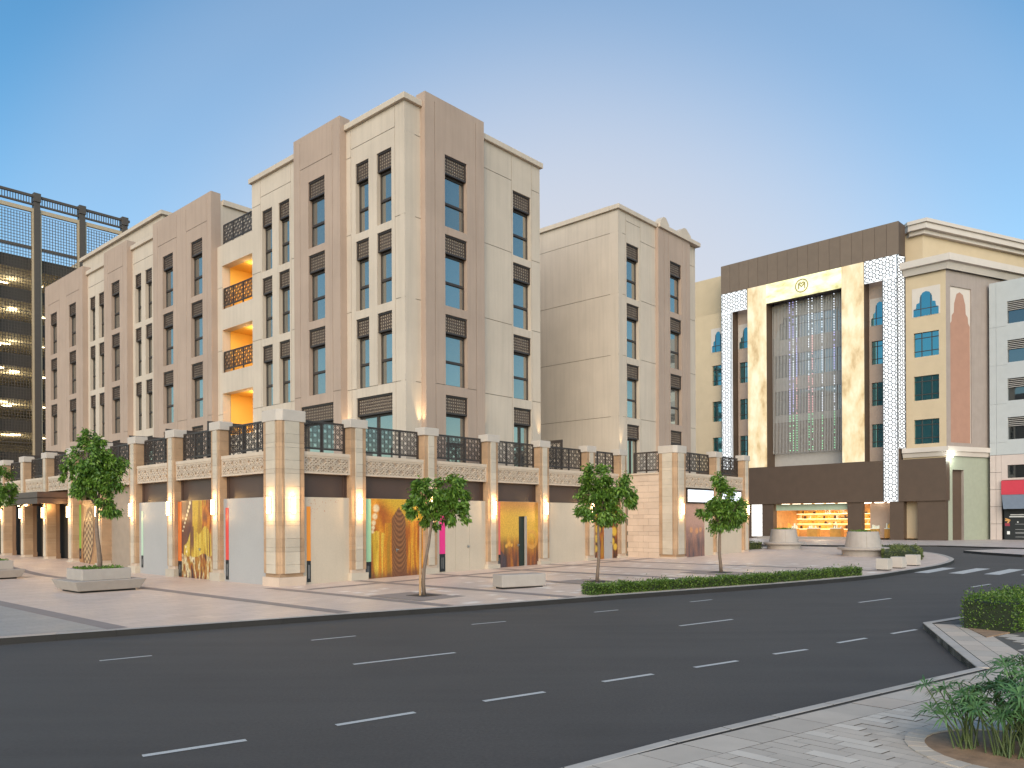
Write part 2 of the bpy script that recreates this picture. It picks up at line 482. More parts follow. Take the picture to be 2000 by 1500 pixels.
# grey street pavers left of the first dark band, the dark bands themselves and the light inlay tiles
def kerb_v(u):                            # local v of the kerb line at local u
    best = None
    for p, q in zip(KL, KL[1:]):
        (ua, va), (ub, vb) = to_local(*p), to_local(*q)
        if (ua - u) * (ub - u) <= 0 and ua != ub:
            return va + (vb - va) * (u - ua) / (ub - ua)
    return None
def strip_on_plaza(name, u0, u1, v0, v1, mat, dz, parent=plaza, rows=30):
    vs, fs = [], []
    for j in range(rows + 1):
        v = v0 + (v1 - v0) * j / rows
        for u in (u0, u1):
            x, y = to_world(u, v); vs.append((x, y, HL(u, v) + dz))
    for j in range(rows): fs.append((2 * j, 2 * j + 1, 2 * j + 3, 2 * j + 2))
    me = bpy.data.meshes.new(name); me.from_pydata(vs, [], fs); me.materials.append(mat); me.update()
    return put(name, me, parent)
vs, fs = [], []
cols = np.linspace(-26, -7.75, 20)
for u in cols:
    ka = kerb_v(u) + .3
    for j in range(21):
        v = ka + (52 - ka) * (j / 20); x, y = to_world(u, v); vs.append((x, y, HL(u, v) + .004))
for a in range(len(cols) - 1):
    for j in range(20):
        k = a * 21 + j; fs.append((k, k + 21, k + 22, k + 1))
me = bpy.data.meshes.new('paved_street'); me.from_pydata(vs, [], fs); me.materials.append(M['plaza_grey']); me.update()
tag(put('paved_street', me), kind='structure')
for u in (-7.55, -3.0, -.45, 3.0, 6.6, 10.1, 13.5, 17.0):
    ka = kerb_v(u)
    if ka is not None:
        strip_on_plaza('paving_band', u - .2, u + .2, ka + .3, 44 if u < -.6 else -.1, M['inlay'], .005)
for v in (-1.6,):
    vs, fs = [], []
    for k, u in enumerate(np.linspace(.0, 20, 30)):
        for w in (v - .17, v + .17):
            x, y = to_world(u, w); vs.append((x, y, HL(u, w) + .0065))
    for k in range(29): fs.append((2 * k, 2 * k + 2, 2 * k + 3, 2 * k + 1))
    me = bpy.data.meshes.new('paving_band'); me.from_pydata(vs, [], fs); me.materials.append(M['inlay']); me.update(); put('paving_band', me, plaza)
n_in = 0
for gu in np.arange(.15, 19.5, .62):
    ka = kerb_v(gu)
    if ka is None: continue
    for gv in np.arange(-.5, ka + .6, -.62):
        if random.random() < .36 and all(abs(gu - b) > .5 for b in (3.0, 6.6, 10.1, 13.5, 17.0)) and abs(gv + 1.6) > .5:
            w = .3 if random.random() < .7 else .58
            u0 = gu; v0 = gv - random.choice((0, .3))
            m_ = MB(); q = []
            for (u, v) in ((u0, v0 - .29), (u0 + w, v0 - .29), (u0 + w, v0), (u0, v0)):
                x, y = to_world(u, v); q.append((x, y, HL(u, v) + .003))
            m_.quad(*q); put('light_paver', m_.mesh('light_paver', M['inlay_l']), plaza); n_in += 1

# near footway on the camera's side
NK = [(-9.0, -.1), (-4.0, 3.45), (.42, 6.72), (1.48, 7.55), (2.76, 8.47), (4.38, 9.62), (6.58, 11.16)]
corner_pt = (8.2, 15.75)
walk_poly = NK + [corner_pt, (9.2, 16.42), (11.0, 17.75), (22, 25.8), (40, 20), (40, -12), (-9, -12)]
m_ = MB()
m_.prism(list(reversed(walk_poly)), [zr(*p) - .05 for p in reversed(walk_poly)], [H(*p) - .016 for p in reversed(walk_poly)])
footway = tag(put('near_footway', m_.mesh('near_footway', M['paver_bed'])), kind='structure')
# kerb stones of the near footway
def kerb_run(pts, step, w, parent, mats, side):
    for a, b in zip(pts, pts[1:]):
        a, b = np.array(a), np.array(b); L = np.linalg.norm(b - a); k = max(1, round(L / step)); d = (b - a) / L
        n = np.array((d[1], -d[0])) * side
        for i in range(k):
            p, q = a + d * (L * i / k + .004), a + d * (L * (i + 1) / k - .004)
            pts4 = [tuple(p), tuple(q), tuple(q + n * w), tuple(p + n * w)]
            if side > 0: pts4.reverse()
            m_ = MB(); m_.prism(pts4, [zr(*t) - .1 for t in pts4], [H(*t) + .003 for t in pts4], 0, 1)
            bevel(put('kerb_stone', m_.mesh('kerb_stone', mats), parent), .012, 2)
kerb_run(NK, .9, .13, footway, [M['kerb_dark'], M['kerb']], 1)
kerb_run([NK[-1], corner_pt], .55, .16, footway, [M['paver_t'], M['kerb']], 1)
kerb_run([corner_pt, (9.2, 16.42), (11.0, 17.75), (22, 25.8)], .9, .16, footway, [M['kerb_dark'], M['kerb']], 1)

# individual pavers: border slabs behind the kerb and running-bond pavers
ek = np.array((.818, .575)); el = np.array((.70, -.714))      # along the kerb, along the pavers
PIT_C, PIT_R = (4.55, 7.12), .74
def paver(p, a, b, mat, z=0.0):
    q = [p, p + a, p + a + b, p + b]
    c = sum(q) / 4
    m_ = MB(); pts = [tuple(t) for t in q]
    area = sum(pts[i][0] * pts[(i + 1) % 4][1] - pts[(i + 1) % 4][0] * pts[i][1] for i in range(4))
    if area < 0: pts.reverse()
    zz = [H(*t) + z for t in pts]
    m_.prism(pts, [t - .06 for t in zz], zz, 0, 1)
    put('paver', m_.mesh('paver', [M['paver_bed'], mat]), footway)
base = np.array((-1.243, 5.591))
kk = 0
for i in range(18):                        # border slabs
    p = base + ek * (i * .56 + .004) + np.array((.575, -.818)) * .136
    if p[1] > 11.0: continue
    a = ek * .552; b = el * .44
    if p[0] > -.4: paver(p, a, b, random.choice([M['paver'], M['paver_t'], M['paver']]), random.uniform(-.002, .002))
row_w = .150
nrow = 0
start = base + np.array((.575, -.818)) * .136 + el * .446
for r in range(60):
    off = (r % 3) * .14 + random.uniform(-.02, .02)
    s = 0.0; first = True
    for c in range(14):
        L = (.42 - off if first and off > .05 else .42); first = False
        p = start + ek * (r * row_w / .93 ) + el * (s + .003)
        s += L
        mid = p + el * L / 2 + ek * row_w / 2
        if mid[1] < 6.35 or mid[0] / mid[1] > .80 or mid[0] / mid[1] < -.03 or mid[0] > 6.9: continue
        if math.hypot(mid[0] - PIT_C[0], mid[1] - PIT_C[1]) < PIT_R + .46:     # cut pavers round the pit
            for k in range(3):
                pk = p + el * (L * k / 3); mk = pk + el * L / 6 + ek * row_w / 2
                if math.hypot(mk[0] - PIT_C[0], mk[1] - PIT_C[1]) > PIT_R + .085: paver(pk, ek * (row_w / .93 - .006), el * (L / 3 - (.006 if k == 2 else .0005)), M['paver'], -.006)
            continue
        lightp = random.random() < .13
        paver(p, ek * (row_w / .93 - .006), el * (L - .006), M['paver_l'] if lightp else M['paver'], random.uniform(-.0015, .0015) - (.006 if math.hypot(mid[0] - PIT_C[0], mid[1] - PIT_C[1]) < PIT_R + .45 else 0)); nrow += 1
# pavers farther right by the hedge bed, larger and seen flat
vdir = (np.array(corner_pt) - np.array(NK[-1])); vdir /= np.linalg.norm(vdir); vperp = np.array((vdir[1], -vdir[0]))
for i in range(9):
    for j in range(2):
        p = np.array(NK[-1]) + vdir * (i * .52 + .02) + vperp * (.17 + j * .36)
        if i * .52 > 4.3: continue
        paver(p, vdir * .512, vperp * .352, random.choice([M['paver'], M['paver'], M['paver_t']]))
for i in range(7):
    for j in range(12):
        p = np.array((7.30, 11.0)) + ek * (i * .42 + (j % 2) * .2) + np.array((-.575, .818)) * (j * .21)
        q = p + ek * .2
        if to_local(*q)[0] > 99: continue
        rel = q - np.array(NK[-1]); along = rel @ vdir; perp = rel @ vperp
        if perp < 1.15 or along < -.5: continue
        if (q - np.array((8.3, 13.9))) @ np.array((-.575, .818)) > -.1: continue
        paver(p, ek * .412, np.array((-.575, .818)) * .203, M['paver_l'] if random.random() < .12 else M['paver'])
# plain paved sheet under and beyond the single pavers
m_ = MB()
far_poly = [(7.6, 11.2), (8.9, 13.4), (11.3, 15.1), (23, 23.0), (38, 14), (38, -10), (7.2, -10), (7.2, 6.0)]
m_.prism(list(reversed(far_poly)), [H(*p) - .03 for p in reversed(far_poly)], [H(*p) - .010 for p in reversed(far_poly)])
tag(put('footway_beyond', m_.mesh('footway_beyond', M['plaza_grey'])), kind='structure')

# round planting pit with edging bricks
def ring_z(x, y): return H(x, y)
m_ = MB()
m_.lathe([(PIT_R, -.25), (PIT_R, -.06)], 40)
m_ = MB(); m_.poly([(PIT_C[0] + (PIT_R + .02) * math.cos(2 * PI * k / 48), PIT_C[1] + (PIT_R + .02) * math.sin(2 * PI * k / 48), -.008) for k in range(48)])
tag(put('pit_soil', m_.mesh('pit_soil', M['soil'])), kind='structure')
nb = 34
for k in range(nb):
    a0, a1 = 2 * PI * (k + .04) / nb, 2 * PI * (k + .96) / nb
    pts = [(PIT_C[0] + r * math.cos(a), PIT_C[1] + r * math.sin(a)) for r, a in ((PIT_R, a0), (PIT_R + .17, a0), (PIT_R + .17, a1), (PIT_R, a1))]
    m_ = MB(); m_.prism(pts, -.12, .006); put('edging_brick', m_.mesh('edging_brick', M['paver'] if k % 3 else M['paver_t']), footway)

# soil bed for the clipped hedge on the right
bed_pts = [(8.05, 13.75), (8.42, 14.0), (11.2, 16.05), (15.2, 19.0), (14.6, 19.6), (8.75, 15.45)]
bed_pts = [(8.30, 13.80), (14.8, 18.3), (14.1, 19.1), (8.75, 15.38)]
m_ = MB(); m_.prism(bed_pts, [H(*p) - .06 for p in bed_pts], [H(*p) + .012 for p in bed_pts])
tag(put('hedge_bed_soil', m_.mesh('hedge_bed_soil', M['soil'])), kind='structure')

# lane markings
def dash(p, q, w):
    p, q = np.array(p), np.array(q); d = (q - p) / np.linalg.norm(q - p); n = np.array((-d[1], d[0])) * w / 2
    pts = [p - n, q - n, q + n, p + n]
    m_ = MB(); m_.quad(*[(t[0], t[1], zr(*t) + .005) for t in pts]); put('lane_dash', m_.mesh('lane_dash', M['paint']), road)
L1 = [(-3.53, 7.5), (-2.72, 8.03), (-1.93, 8.6), (-1.14, 9.16), (-.36, 9.71), (.41, 10.22), (1.24, 10.85), (2.02, 11.37), (2.74, 11.87), (3.54, 12.41), (4.31, 13.01), (5.03, 13.46), (5.83, 14.13), (6.56, 14.62), (7.27, 15.11), (7.99, 15.59)]
L2 = [(-2.48, 12.27), (-.97, 13.32), (3.5, 16.50), (4.86, 17.4), (8.93, 20.3), (10.16, 21.15), (13.94, 23.93), (15.07, 24.83)]
L3 = [(-6.66, 12.7), (-6.03, 13.17), (-3.78, 14.79), (-3.05, 15.33), (-.88, 16.95), (-.15, 17.44), (1.97, 18.97), (2.6, 19.36), (4.71, 20.89), (5.42, 21.40)]
for L, w in ((L1, .085), (L2, .085), (L3, .07)):
    for a, b in zip(L[::2], L[1::2]): dash(a, b, w)
for (a, b) in (((15.35, 29.6), (17.7, 31.95)), ((16.35, 29.05), (18.75, 31.35)), ((17.3, 28.45), (19.7, 30.75)), ((18.25, 27.85), (20.65, 30.15)), ((19.2, 27.25), (21.6, 29.55))):
    dash(a, b, .5)

# footway in front of the shop building and the small paved wedge on the far right
m_ = MB()
def far_slab(name, pts, top, mat):
    m_ = MB(); m_.prism(pts, -.1, top, 1, 0)
    return tag(put(name, m_.mesh(name, [mat, M['kerb_dark']])), kind='structure')
far_slab('far_footway', [(4, 72), (12, 62.5), (22.8, 55.5), (29.2, 54), (31.6, 48.6), (36, 42), (80, 50), (60, 95), (10, 110)], .30, M['walk_far'])
far_slab('paved_wedge', [(25.2, 44.0), (24.92, 41.6), (25.0, 38.6), (29.5, 36.5), (34.5, 40.5), (29.0, 46.0)], .34, M['walk_far'])

# ------------------------------------------------------------------ hotel
hotel = thing('hotel_building', 'beige and taupe five-storey hotel on an arcaded stone podium with bronze lattice railings', 'building', (CX, CY, 0), ROT)
SILL, FB, HT = 4.48, 3.75, 2.95
TOP_C, TOP_T = 19.55, 19.95
U0, V0 = 7.07, 2.0
LINT = [17.70, 14.32, 10.92]
SILLS = [14.65, 11.28, 7.90]
JOINT = [18.12, 14.72, 11.32, 7.90]
G = .028                                  # joint width

def lattice_lines(w, h, nxt, nzt, dense=False):
    """star lattice: square grid, diamonds and small squares"""
    L = []
    a, b = w / nxt, h / nzt
    for i in range(nxt + 1): L.append(((i * a, 0), (i * a, h)))
    for j in range(nzt + 1): L.append(((0, j * b), (w, j * b)))
    for i in range(nxt):
        for j in range(nzt):
            x, z = i * a, j * b
            mid = [(x + a / 2, z), (x + a, z + b / 2), (x + a / 2, z + b), (x, z + b / 2)]
            for k in range(4): L.append((mid[k], mid[(k + 1) % 4]))
            if (i + j) % 2 == 0 and dense:
                L.append(((x, z), (x + a, z + b))); L.append(((x + a, z), (x, z + b)))
    return L

def window_meshes(w, h, kind):
    scr = .80
    fr = MB()
    y0, y1 = .20, .27
    gz1 = h - scr
    fr.box(0, .055, y0, y1, 0, gz1); fr.box(w - .055, w, y0, y1, 0, gz1)
    fr.box(.055, w - .055, y0, y1, 0, .06); fr.box(.055, w - .055, y0, y1, gz1 - .09, gz1)
    panes = []
    if kind == 'door':
        mid = w / 2
        fr.box(mid - .06, mid + .06, y0 - .01, y1, .06, gz1 - .09)
        panes = [(.055, mid - .06, .06, gz1 - .09), (mid + .06, w - .055, .06, gz1 - .09)]
    else:
        tz = gz1 * .47
        fr.box(.055, w - .055, y0 - .02, y1, tz - .05, tz + .05)
        panes = [(.055, w - .055, .06, tz - .05), (.055, w - .055, tz + .05, gz1 - .09)]
    # screen box frame
    b = .07
    fr.box(0, w, .05, .15, h - scr, h - scr + b); fr.box(0, w, .05, .15, h - b, h)
    fr.box(0, b, .05, .15, h - scr + b, h - b); fr.box(w - b, w, .05, .15, h - scr + b, h - b)
    pm = []
    for (a0, a1, c0, c1) in panes:
        m_ = MB(); m_.quad((a0, .245, c0), (a1, .245, c0), (a1, .245, c1), (a0, .245, c1)); pm.append(m_)
    sc = MB()
    W, Hh = w - 2 * b, scr - 2 * b
    nxt = max(4, round(W / .135))
    for (p, q) in lattice_lines(W, Hh, nxt, 5, False):
        sc.bar((p[0] + b, p[1] + h - scr + b), (q[0] + b, q[1] + h - scr + b), .011, .085, .10, 0)
    sc.quad((0, .125, h - scr), (w, .125, h - scr), (w, .125, h), (0, .125, h), 1)
    fm = fr.mesh('window', M['bronze']); sm = sc.mesh('lattice_screen', [M['bronze_l'], M['lattice_back']])
    return fm, [p.mesh('pane', M['glass']) for p in pm], sm
def window(face, plane, s0, s1, z0, z1, kind='tall', dark=False):
    w, h = round(s1 - s0, 2), round(z1 - z0, 2)
    fm, pms, sm = cached(('win', w, h, kind), lambda: window_meshes(w, h, kind))
    if face == 'R': o = put('window', fm, hotel, (s0, plane, z0), 0)
    else: o = put('window', fm, hotel, (plane, s1, z0), R(-90))
    for p in pms: put('pane', p, o)
    put('lattice_screen', sm, o)
    return o

def section(face, plane, s0, s1, top, wins, mat, joints_v=(), joints_h=(), z0=4.2, doors=(), extra=(), D=.55, win_rows=3):
    """one wall section with its windows; wins = [(s0, s1)]"""
    rects = []
    for j in joints_v: rects.append((j - G / 2, j + G / 2, z0, top - .25, .022, 1))
    for (a, b, z) in joints_h: rects.append((a, b, z - G / 2, z + G / 2, .022, 1))
    for (a, b) in wins:
        for k in range(win_rows): rects.append((a, b, SILLS[k], LINT[k], None))
    for (a, b, c, d) in doors: rects.append((a, b, c, d, None))
    for r in extra: rects.append(r)
    m_ = MB()
    pl = place_R(plane) if face == 'R' else place_L(plane)
    relief(m_, s0, s1, z0, top, rects, D, pl)
    put('wall', m_.mesh('wall', [mat, M['groove']]), hotel)
    for (a, b) in wins:
        for k in range(win_rows): window(face, plane, a, b, SILLS[k], LINT[k])
    for (a, b, c, d) in doors: window(face, plane, a, b, c, d, 'door')

# plaza side (left in the photo), nearest section first
def jh(a, b, zs=JOINT): return [(a, b, z) for z in zs]
section('L', U0, V0 + .001, 5.95, TOP_C, [(2.85, 3.82), (4.38, 5.29)], M['cream'], [2.62, 5.62],
        jh(V0, 2.62, JOINT[1:]) + jh(5.62, 5.95) + [(2.62, 5.62, 18.45), (2.62, 5.62, 7.90)], doors=[(2.85, 5.29, 4.35, 7.49)],
        extra=[(3.81, 4.39, 8.0, 18.44, .0)])
section('L', U0 - .35, 5.95, 9.58, TOP_T, [(7.10, 8.39)], M['taupe'], [6.52, 9.06], [(6.52, 9.06, 18.45), (5.95, 6.52, 7.9), (9.06, 9.58, 7.9)], doors=[(6.52, 9.06, 4.35, 7.44)])
section('L', U0, 9.58, 13.95, TOP_C, [(10.51, 11.46), (12.06, 12.99)], M['cream'], [10.38, 13.11],
        jh(13.11, 13.95) + jh(9.58, 10.38, JOINT[1:]) + [(10.38, 13.11, 18.45), (10.38, 13.11, 7.9)], doors=[(10.51, 12.99, 4.35, 7.49)])
section('L', U0 - .35, 17.55, 24.70, TOP_T, [(18.55, 19.89), (22.08, 23.40)], M['taupe'], [18.0, 20.44, 21.60, 24.08],
        [(18.0, 20.44, 18.45), (21.6, 24.08, 18.45), (17.55, 18.0, 7.9), (20.44, 21.6, 7.9)], doors=[(18.55, 19.89, 4.35, 7.44), (22.08, 23.40, 4.35, 7.44)])
section('L', U0, 24.70, 28.45, TOP_C, [(25.65, 26.59), (27.18, 28.08)], M['cream'], [25.4],
        [(24.7, 28.4, 18.45), (24.7, 25.4, 14.72), (24.7, 25.4, 11.32), (24.7, 25.4, 7.9)], doors=[(25.65, 28.08, 4.35, 7.44)])
section('L', U0 - .35, 28.45, 32.11, TOP_T, [(29.60, 30.90)], M['taupe'], [29.05, 31.5], [(29.05, 31.5, 18.45), (28.45, 29.05, 7.9)], doors=[(29.60, 30.90, 4.35, 7.44)])
section('L', U0, 32.11, 35.87, TOP_C, [(33.00, 33.95), (34.55, 35.50)], M['cream'], [32.7],
        [(32.1, 35.8, 18.45), (32.1, 32.7, 14.72), (32.1, 32.7, 11.32)], doors=[(33.0, 35.5, 4.35, 7.44)])
section('L', U0 - .35, 35.87, 43.35, TOP_T, [(37.11, 38.45), (40.87, 42.21)], M['taupe'], [36.5, 39.0, 40.3, 42.75],
        [(36.5, 39.0, 18.45), (40.3, 42.75, 18.45)], doors=[(37.11, 38.45, 4.35, 7.44), (40.87, 42.21, 4.35, 7.44)])
# loggia section with open balconies
LOG = [(13.52, 15.86), (10.12, 12.42), (6.72, 9.02)]
m_ = MB()
relief(m_, 13.951, 17.549, 4.2, 16.98, [(13.951, 17.05, a, b, None) for a, b in LOG] + [(17.05, 17.549, z - G / 2, z + G / 2, .022, 1) for z in JOINT[1:]], .45, place_L(U0))
put('wall', m_.mesh('wall', [M['cream'], M['groove']]), hotel)
M['ochre'] = plain('ochre_balcony_wall', (.80, .47, .10), .85, .05, 1)
for a, b in LOG:
    m_ = MB()
    x0, x1, y0, y1 = U0 + .46, U0 + 2.2, 13.96, 17.04
    m_.quad((x1, y0, a), (x1, y1, a), (x1, y1, b), (x1, y0, b)); m_.quad((x0, y1, a), (x1, y1, a), (x1, y1, b), (x0, y1, b))
    m_.quad((x0, y0, a), (x1, y0, a), (x1, y0, b), (x0, y0, b)); m_.quad((x0, y0, b), (x1, y0, b), (x1, y1, b), (x0, y1, b)); m_.quad((x0, y0, a), (x1, y0, a), (x1, y1, a), (x0, y1, a))
    bal = put('balcony', m_.mesh('balcony', M['ochre']), hotel)
    l_ = MB(); l_.lathe([(.0, b - .10), (.09, b - .10), (.11, b - .002)], 16, U0 + .95, 15.2)
    put('ceiling_lamp', l_.mesh('ceiling_lamp', cached('warm_emit', lambda: emit('warm_lamp_glow', (1, .72, .34), 9.0))), bal)

# street side
section('R', V0, U0 + .56, 7.92, TOP_C, [], M['cream'], [], jh(U0, 7.92))
m_ = MB()
relief(m_, U0 + .004, U0 + .56, 4.2, TOP_C, [(U0, U0 + .56, z - G / 2, z + G / 2, .022, 1) for z in JOINT], .3, place_R(V0))
put('wall', m_.mesh('wall', [M['cream'], M['groove']]), hotel)
section('R', V0 - .3, 7.92, 11.43, TOP_T, [(9.03, 10.34)], M['taupe'], [8.46, 10.90], [(8.46, 9.03, 7.9), (10.34, 10.9, 7.9)], extra=[(9.03, 10.34, 4.35, 7.49, None)])
window('R', V0 - .3, 9.03, 10.34, 4.35, 7.49)
section('R', V0, 11.43, 15.65, TOP_C, [(13.68, 14.95)], M['cream'], [13.60, 15.03], jh(11.43, 13.60) + jh(15.03, 15.65), doors=[(13.68, 14.95, 4.35, 7.48)])
section('R', V0, 22.394, 26.23, TOP_C, [(23.20, 24.45)], M['cream'], [23.14, 24.61], jh(22.39, 23.14) + jh(24.61, 26.23) + [(23.14, 24.61, 18.9)], doors=[(23.20, 24.45, 4.35, 7.52)])
section('R', V0 - .2, 26.23, 29.95, TOP_C, [(27.56, 28.88)], M['taupe'], [26.9, 27.4, 29.0, 29.51], [], doors=[(27.56, 28.88, 4.35, 7.52)])
section('R', V0, 29.95, 30.95, TOP_C, [], M['cream'], [], jh(29.95, 30.95))
# side wall of the far wing, back of the court, and the blind walls
m_ = MB()
relief(m_, V0 + .001, 16, 4.2, TOP_C, [(V0, 16, z - G / 2, z + G / 2, .022, 1) for z in JOINT], .4, place_L(22.39))
put('wall', m_.mesh('wall', [M['cream'], M['groove']]), hotel)
m_ = MB(); m_.box(15.25, 15.649, V0 + .56, 16, 4.2, TOP_C); put('wall', m_.mesh('wall', M['cream']), hotel)
m_ = MB(); m_.box(15.65, 22.38, 15.6, 16, 4.2, TOP_C); put('wall', m_.mesh('wall', M['cream']), hotel)
m_ = MB(); m_.box(30.55, 30.949, V0 + .56, 16, 4.2, TOP_C); put('wall', m_.mesh('wall', M['cream']), hotel)
m_ = MB(); m_.box(U0 + .2, 15, 43.0, 43.34, 4.2, TOP_T - .1); put('wall', m_.mesh('wall', M['taupe']), hotel)
m_ = MB(); m_.box(U0 + .12, 14.5, 17.56, 17.9, 15.9, TOP_C); put('wall', m_.mesh('wall', M['cream']), hotel)
# inner blocks so that nothing can be looked through
m_ = MB()
for (x0, x1, y0, y1) in ((U0 + .56, 15.24, V0 + .57, 13.94), (U0 + 2.25, 15.2, 13.94, 17.56), (U0 + .56, 15.2, 17.9, 42.9), (22.8, 30.5, V0 + .57, 15.5)):
    m_.box(x0, x1, y0, y1, 4.1, 16.8 if (y0 == 13.94) else 19.2)
tag(put('roof_deck', m_.mesh('roof_deck', M['roof']), hotel), kind='stuff')
# cornices
def cornice(face, plane, s0, s1, ends=(0, 0)):
    m_ = MB(); a, b = s0 - ends[0], s1 + ends[1]
    prof = [(-.14, 19.34, 19.60)]
    if face == 'R': m_.box(a, b, plane - .14, plane + .5, 19.35, 19.60)
    else: m_.box(plane - .14, plane + .5, a, b, 19.35, 19.60)
    bevel(put('cornice', m_.mesh('cornice', M['cream']), hotel), .02, 2)
cornice('L', U0, V0 + .5, 5.95); cornice('L', U0, 9.58, 13.95, (0, .12)); cornice('L', U0, 24.70, 28.45); cornice('L', U0, 32.11, 35.87)
cornice('R', V0, U0, 7.92, (.14, 0)); cornice('R', V0, 11.43, 15.65, (0, .12)); cornice('R', V0, 22.39, 26.23, (.14, 0)); cornice('R', V0 - .2, 26.23, 30.95, (0, .12))
m_ = MB(); m_.box(22.25, 22.9, V0 + .501, 16, 19.35, 19.60); put('cornice', m_.mesh('cornice', M['cream']), hotel)
m_ = MB(); m_.box(U0 + .3, 14.5, 17.42, 17.95, 19.35, 19.62); put('cornice', m_.mesh('cornice', M['cream']), hotel)
m_ = MB(); m_.box(9.2, 14.5, 28.9, 42.8, 19.2, 22.35); put('upper_parapet', m_.mesh('upper_parapet', M['cream']), hotel)
m_ = MB(); m_.box(9.0, 14.6, 28.7, 42.9, 22.35, 22.6); put('cornice', m_.mesh('cornice', M['cream']), hotel)
for (a, b) in ((26.5, 27.5), (28.7, 30.1)):
    m_ = MB(); c = (a + b) / 2
    prof = [(a, 19.6), (b, 19.6), (b, 19.78), (c + .12, 20.12), (c - .12, 20.12), (a, 19.78)]
    n = len(m_.v)
    m_.v += [(x, V0 - .2, z) for x, z in prof] + [(x, V0 + .25, z) for x, z in prof]
    m_.f += [tuple(range(n, n + 6)), tuple(reversed(range(n + 6, n + 12)))] + [(n + i, n + (i + 1) % 6, n + 6 + (i + 1) % 6, n + 6 + i) for i in range(6)]
    m_.m += [0] * 8
    put('parapet_gable', m_.mesh('parapet_gable', M['cream']), hotel)

# ---- podium
PD = .63
COURSES = []
z = 5.43; k = 0
while z > .42:
    hgt = (.42, .29, .15)[k % 3]; k += 1
    COURSES.append((max(.30, z - hgt), z)); z -= hgt
LAMP_SHELL = plain('lamp_bracket', (.10, .07, .05), .4, .1, metal=.6)
LAMP_GLOW = emit('lamp_diffuser_glow', (1.0, .70, .34), 15.0)
def warm_light(name, loc, energy, parent, radius=.06, kind='POINT', color=(1.0, .66, .30), rot=None, spot=None):
    d = bpy.data.lights.new(name, kind); d.energy = energy; d.color = color
    if kind == 'SPOT': d.spot_size = spot; d.spot_blend = 1.0
    d.shadow_soft_size = radius
    o = bpy.data.objects.new(name, d); COL.objects.link(o); o.location = loc; o.parent = parent
    if rot: o.rotation_euler = rot
    return o
def wall_lamp(parent, x, y, z):
    """lamp standing off a wall that faces local -y"""
    m_ = MB(); m_.box(x - .04, x + .04, y - .03, y, z - .28, z + .28); m_.box(x - .045, x + .045, y - .125, y - .03, z - .275, z - .26); m_.box(x - .045, x + .045, y - .125, y - .03, z + .26, z + .275)
    o = put('wall_lamp', m_.mesh('wall_lamp', LAMP_SHELL), parent)
    g = MB(); g.box(x - .043, x + .043, y - .12, y - .03, z - .258, z + .258)
    put('lamp_diffuser', g.mesh('lamp_diffuser', LAMP_GLOW), o) if parent is hotel else None
    if parent is not hotel:
        bpy.data.objects.remove(o); m_.box(x - .043, x + .043, y - .12, y - .031, z - .258, z + .258, 1)
        o = put('wall_lamp', m_.mesh('wall_lamp', [LAMP_SHELL, LAMP_GLOW]), parent)
    for dz in (-.36, .36):
        warm_light('wall_lamp_light', (x, y - .15, z + dz), 7.0, o, .04, color=(1.0, .58, .22))
    return o
def pier_meshes():
    w = PD / 2
    out = []
    for (a, b) in sorted(set((round(q - p, 3), 0) for p, q in COURSES)):
        m_ = MB(); h = a - .006
        m_.box(-w, -.155, .0, .42, 0, h, 1); m_.box(-.15, .15, -.035, .40, 0, h, 0); m_.box(.155, w, .0, .42, 0, h, 1)
        out.append((a, m_.mesh('stone_course', [M['stone_w'], M['stone_b']])))
    return dict(out)
def pier(face, s, plane=0.0, lamp=True, rz_extra=None, base=None):
    ms = cached('pier', pier_meshes)
    loc = (s, plane, 0) if face == 'R' else (plane, s, 0)
    rz = 0 if face == 'R' else R(-90)
    h = HL(*( (s, plane) if face == 'R' else (plane, s)))
    cm = cached('pier_core', lambda: (lambda m_: (m_.box(-.30, .30, .02, .41, -.1, 5.44), m_.mesh('pier', M['stone_p']))[1])(MB()))
    o = put('pier', cm, hotel, loc, rz)
    for (a, b) in COURSES: put('stone_course', ms[round(b - a, 3)], o, (0, 0, a))
    m_ = MB(); m_.box(-.37, .37, -.06, .45, h - .06, .295); put('plinth_block', m_.mesh('plinth_block', M['stone_w']), o)
    cap = cached('pier_cap', lambda: (lambda m_: (m_.box(-.38, .38, -.05, .48, 5.43, 5.73), m_.mesh('pier_cap', M['cap']))[1])(MB()))
    bevel(put('pier_cap', cap, o), .015, 2)
    if lamp: wall_lamp(o, 0, -.036, 2.66)
    return o
PR = [3.18, 6.62, 10.11, 13.51, 17.05]
PL = [4.21, 7.78, 11.33, 14.95, 18.5, 22.03, 25.55, 29.08, 32.6, 36.1]
for u in PR: pier('R', u)
for v in PL: pier('L', v)
pier('R', 19.78, lamp=False)
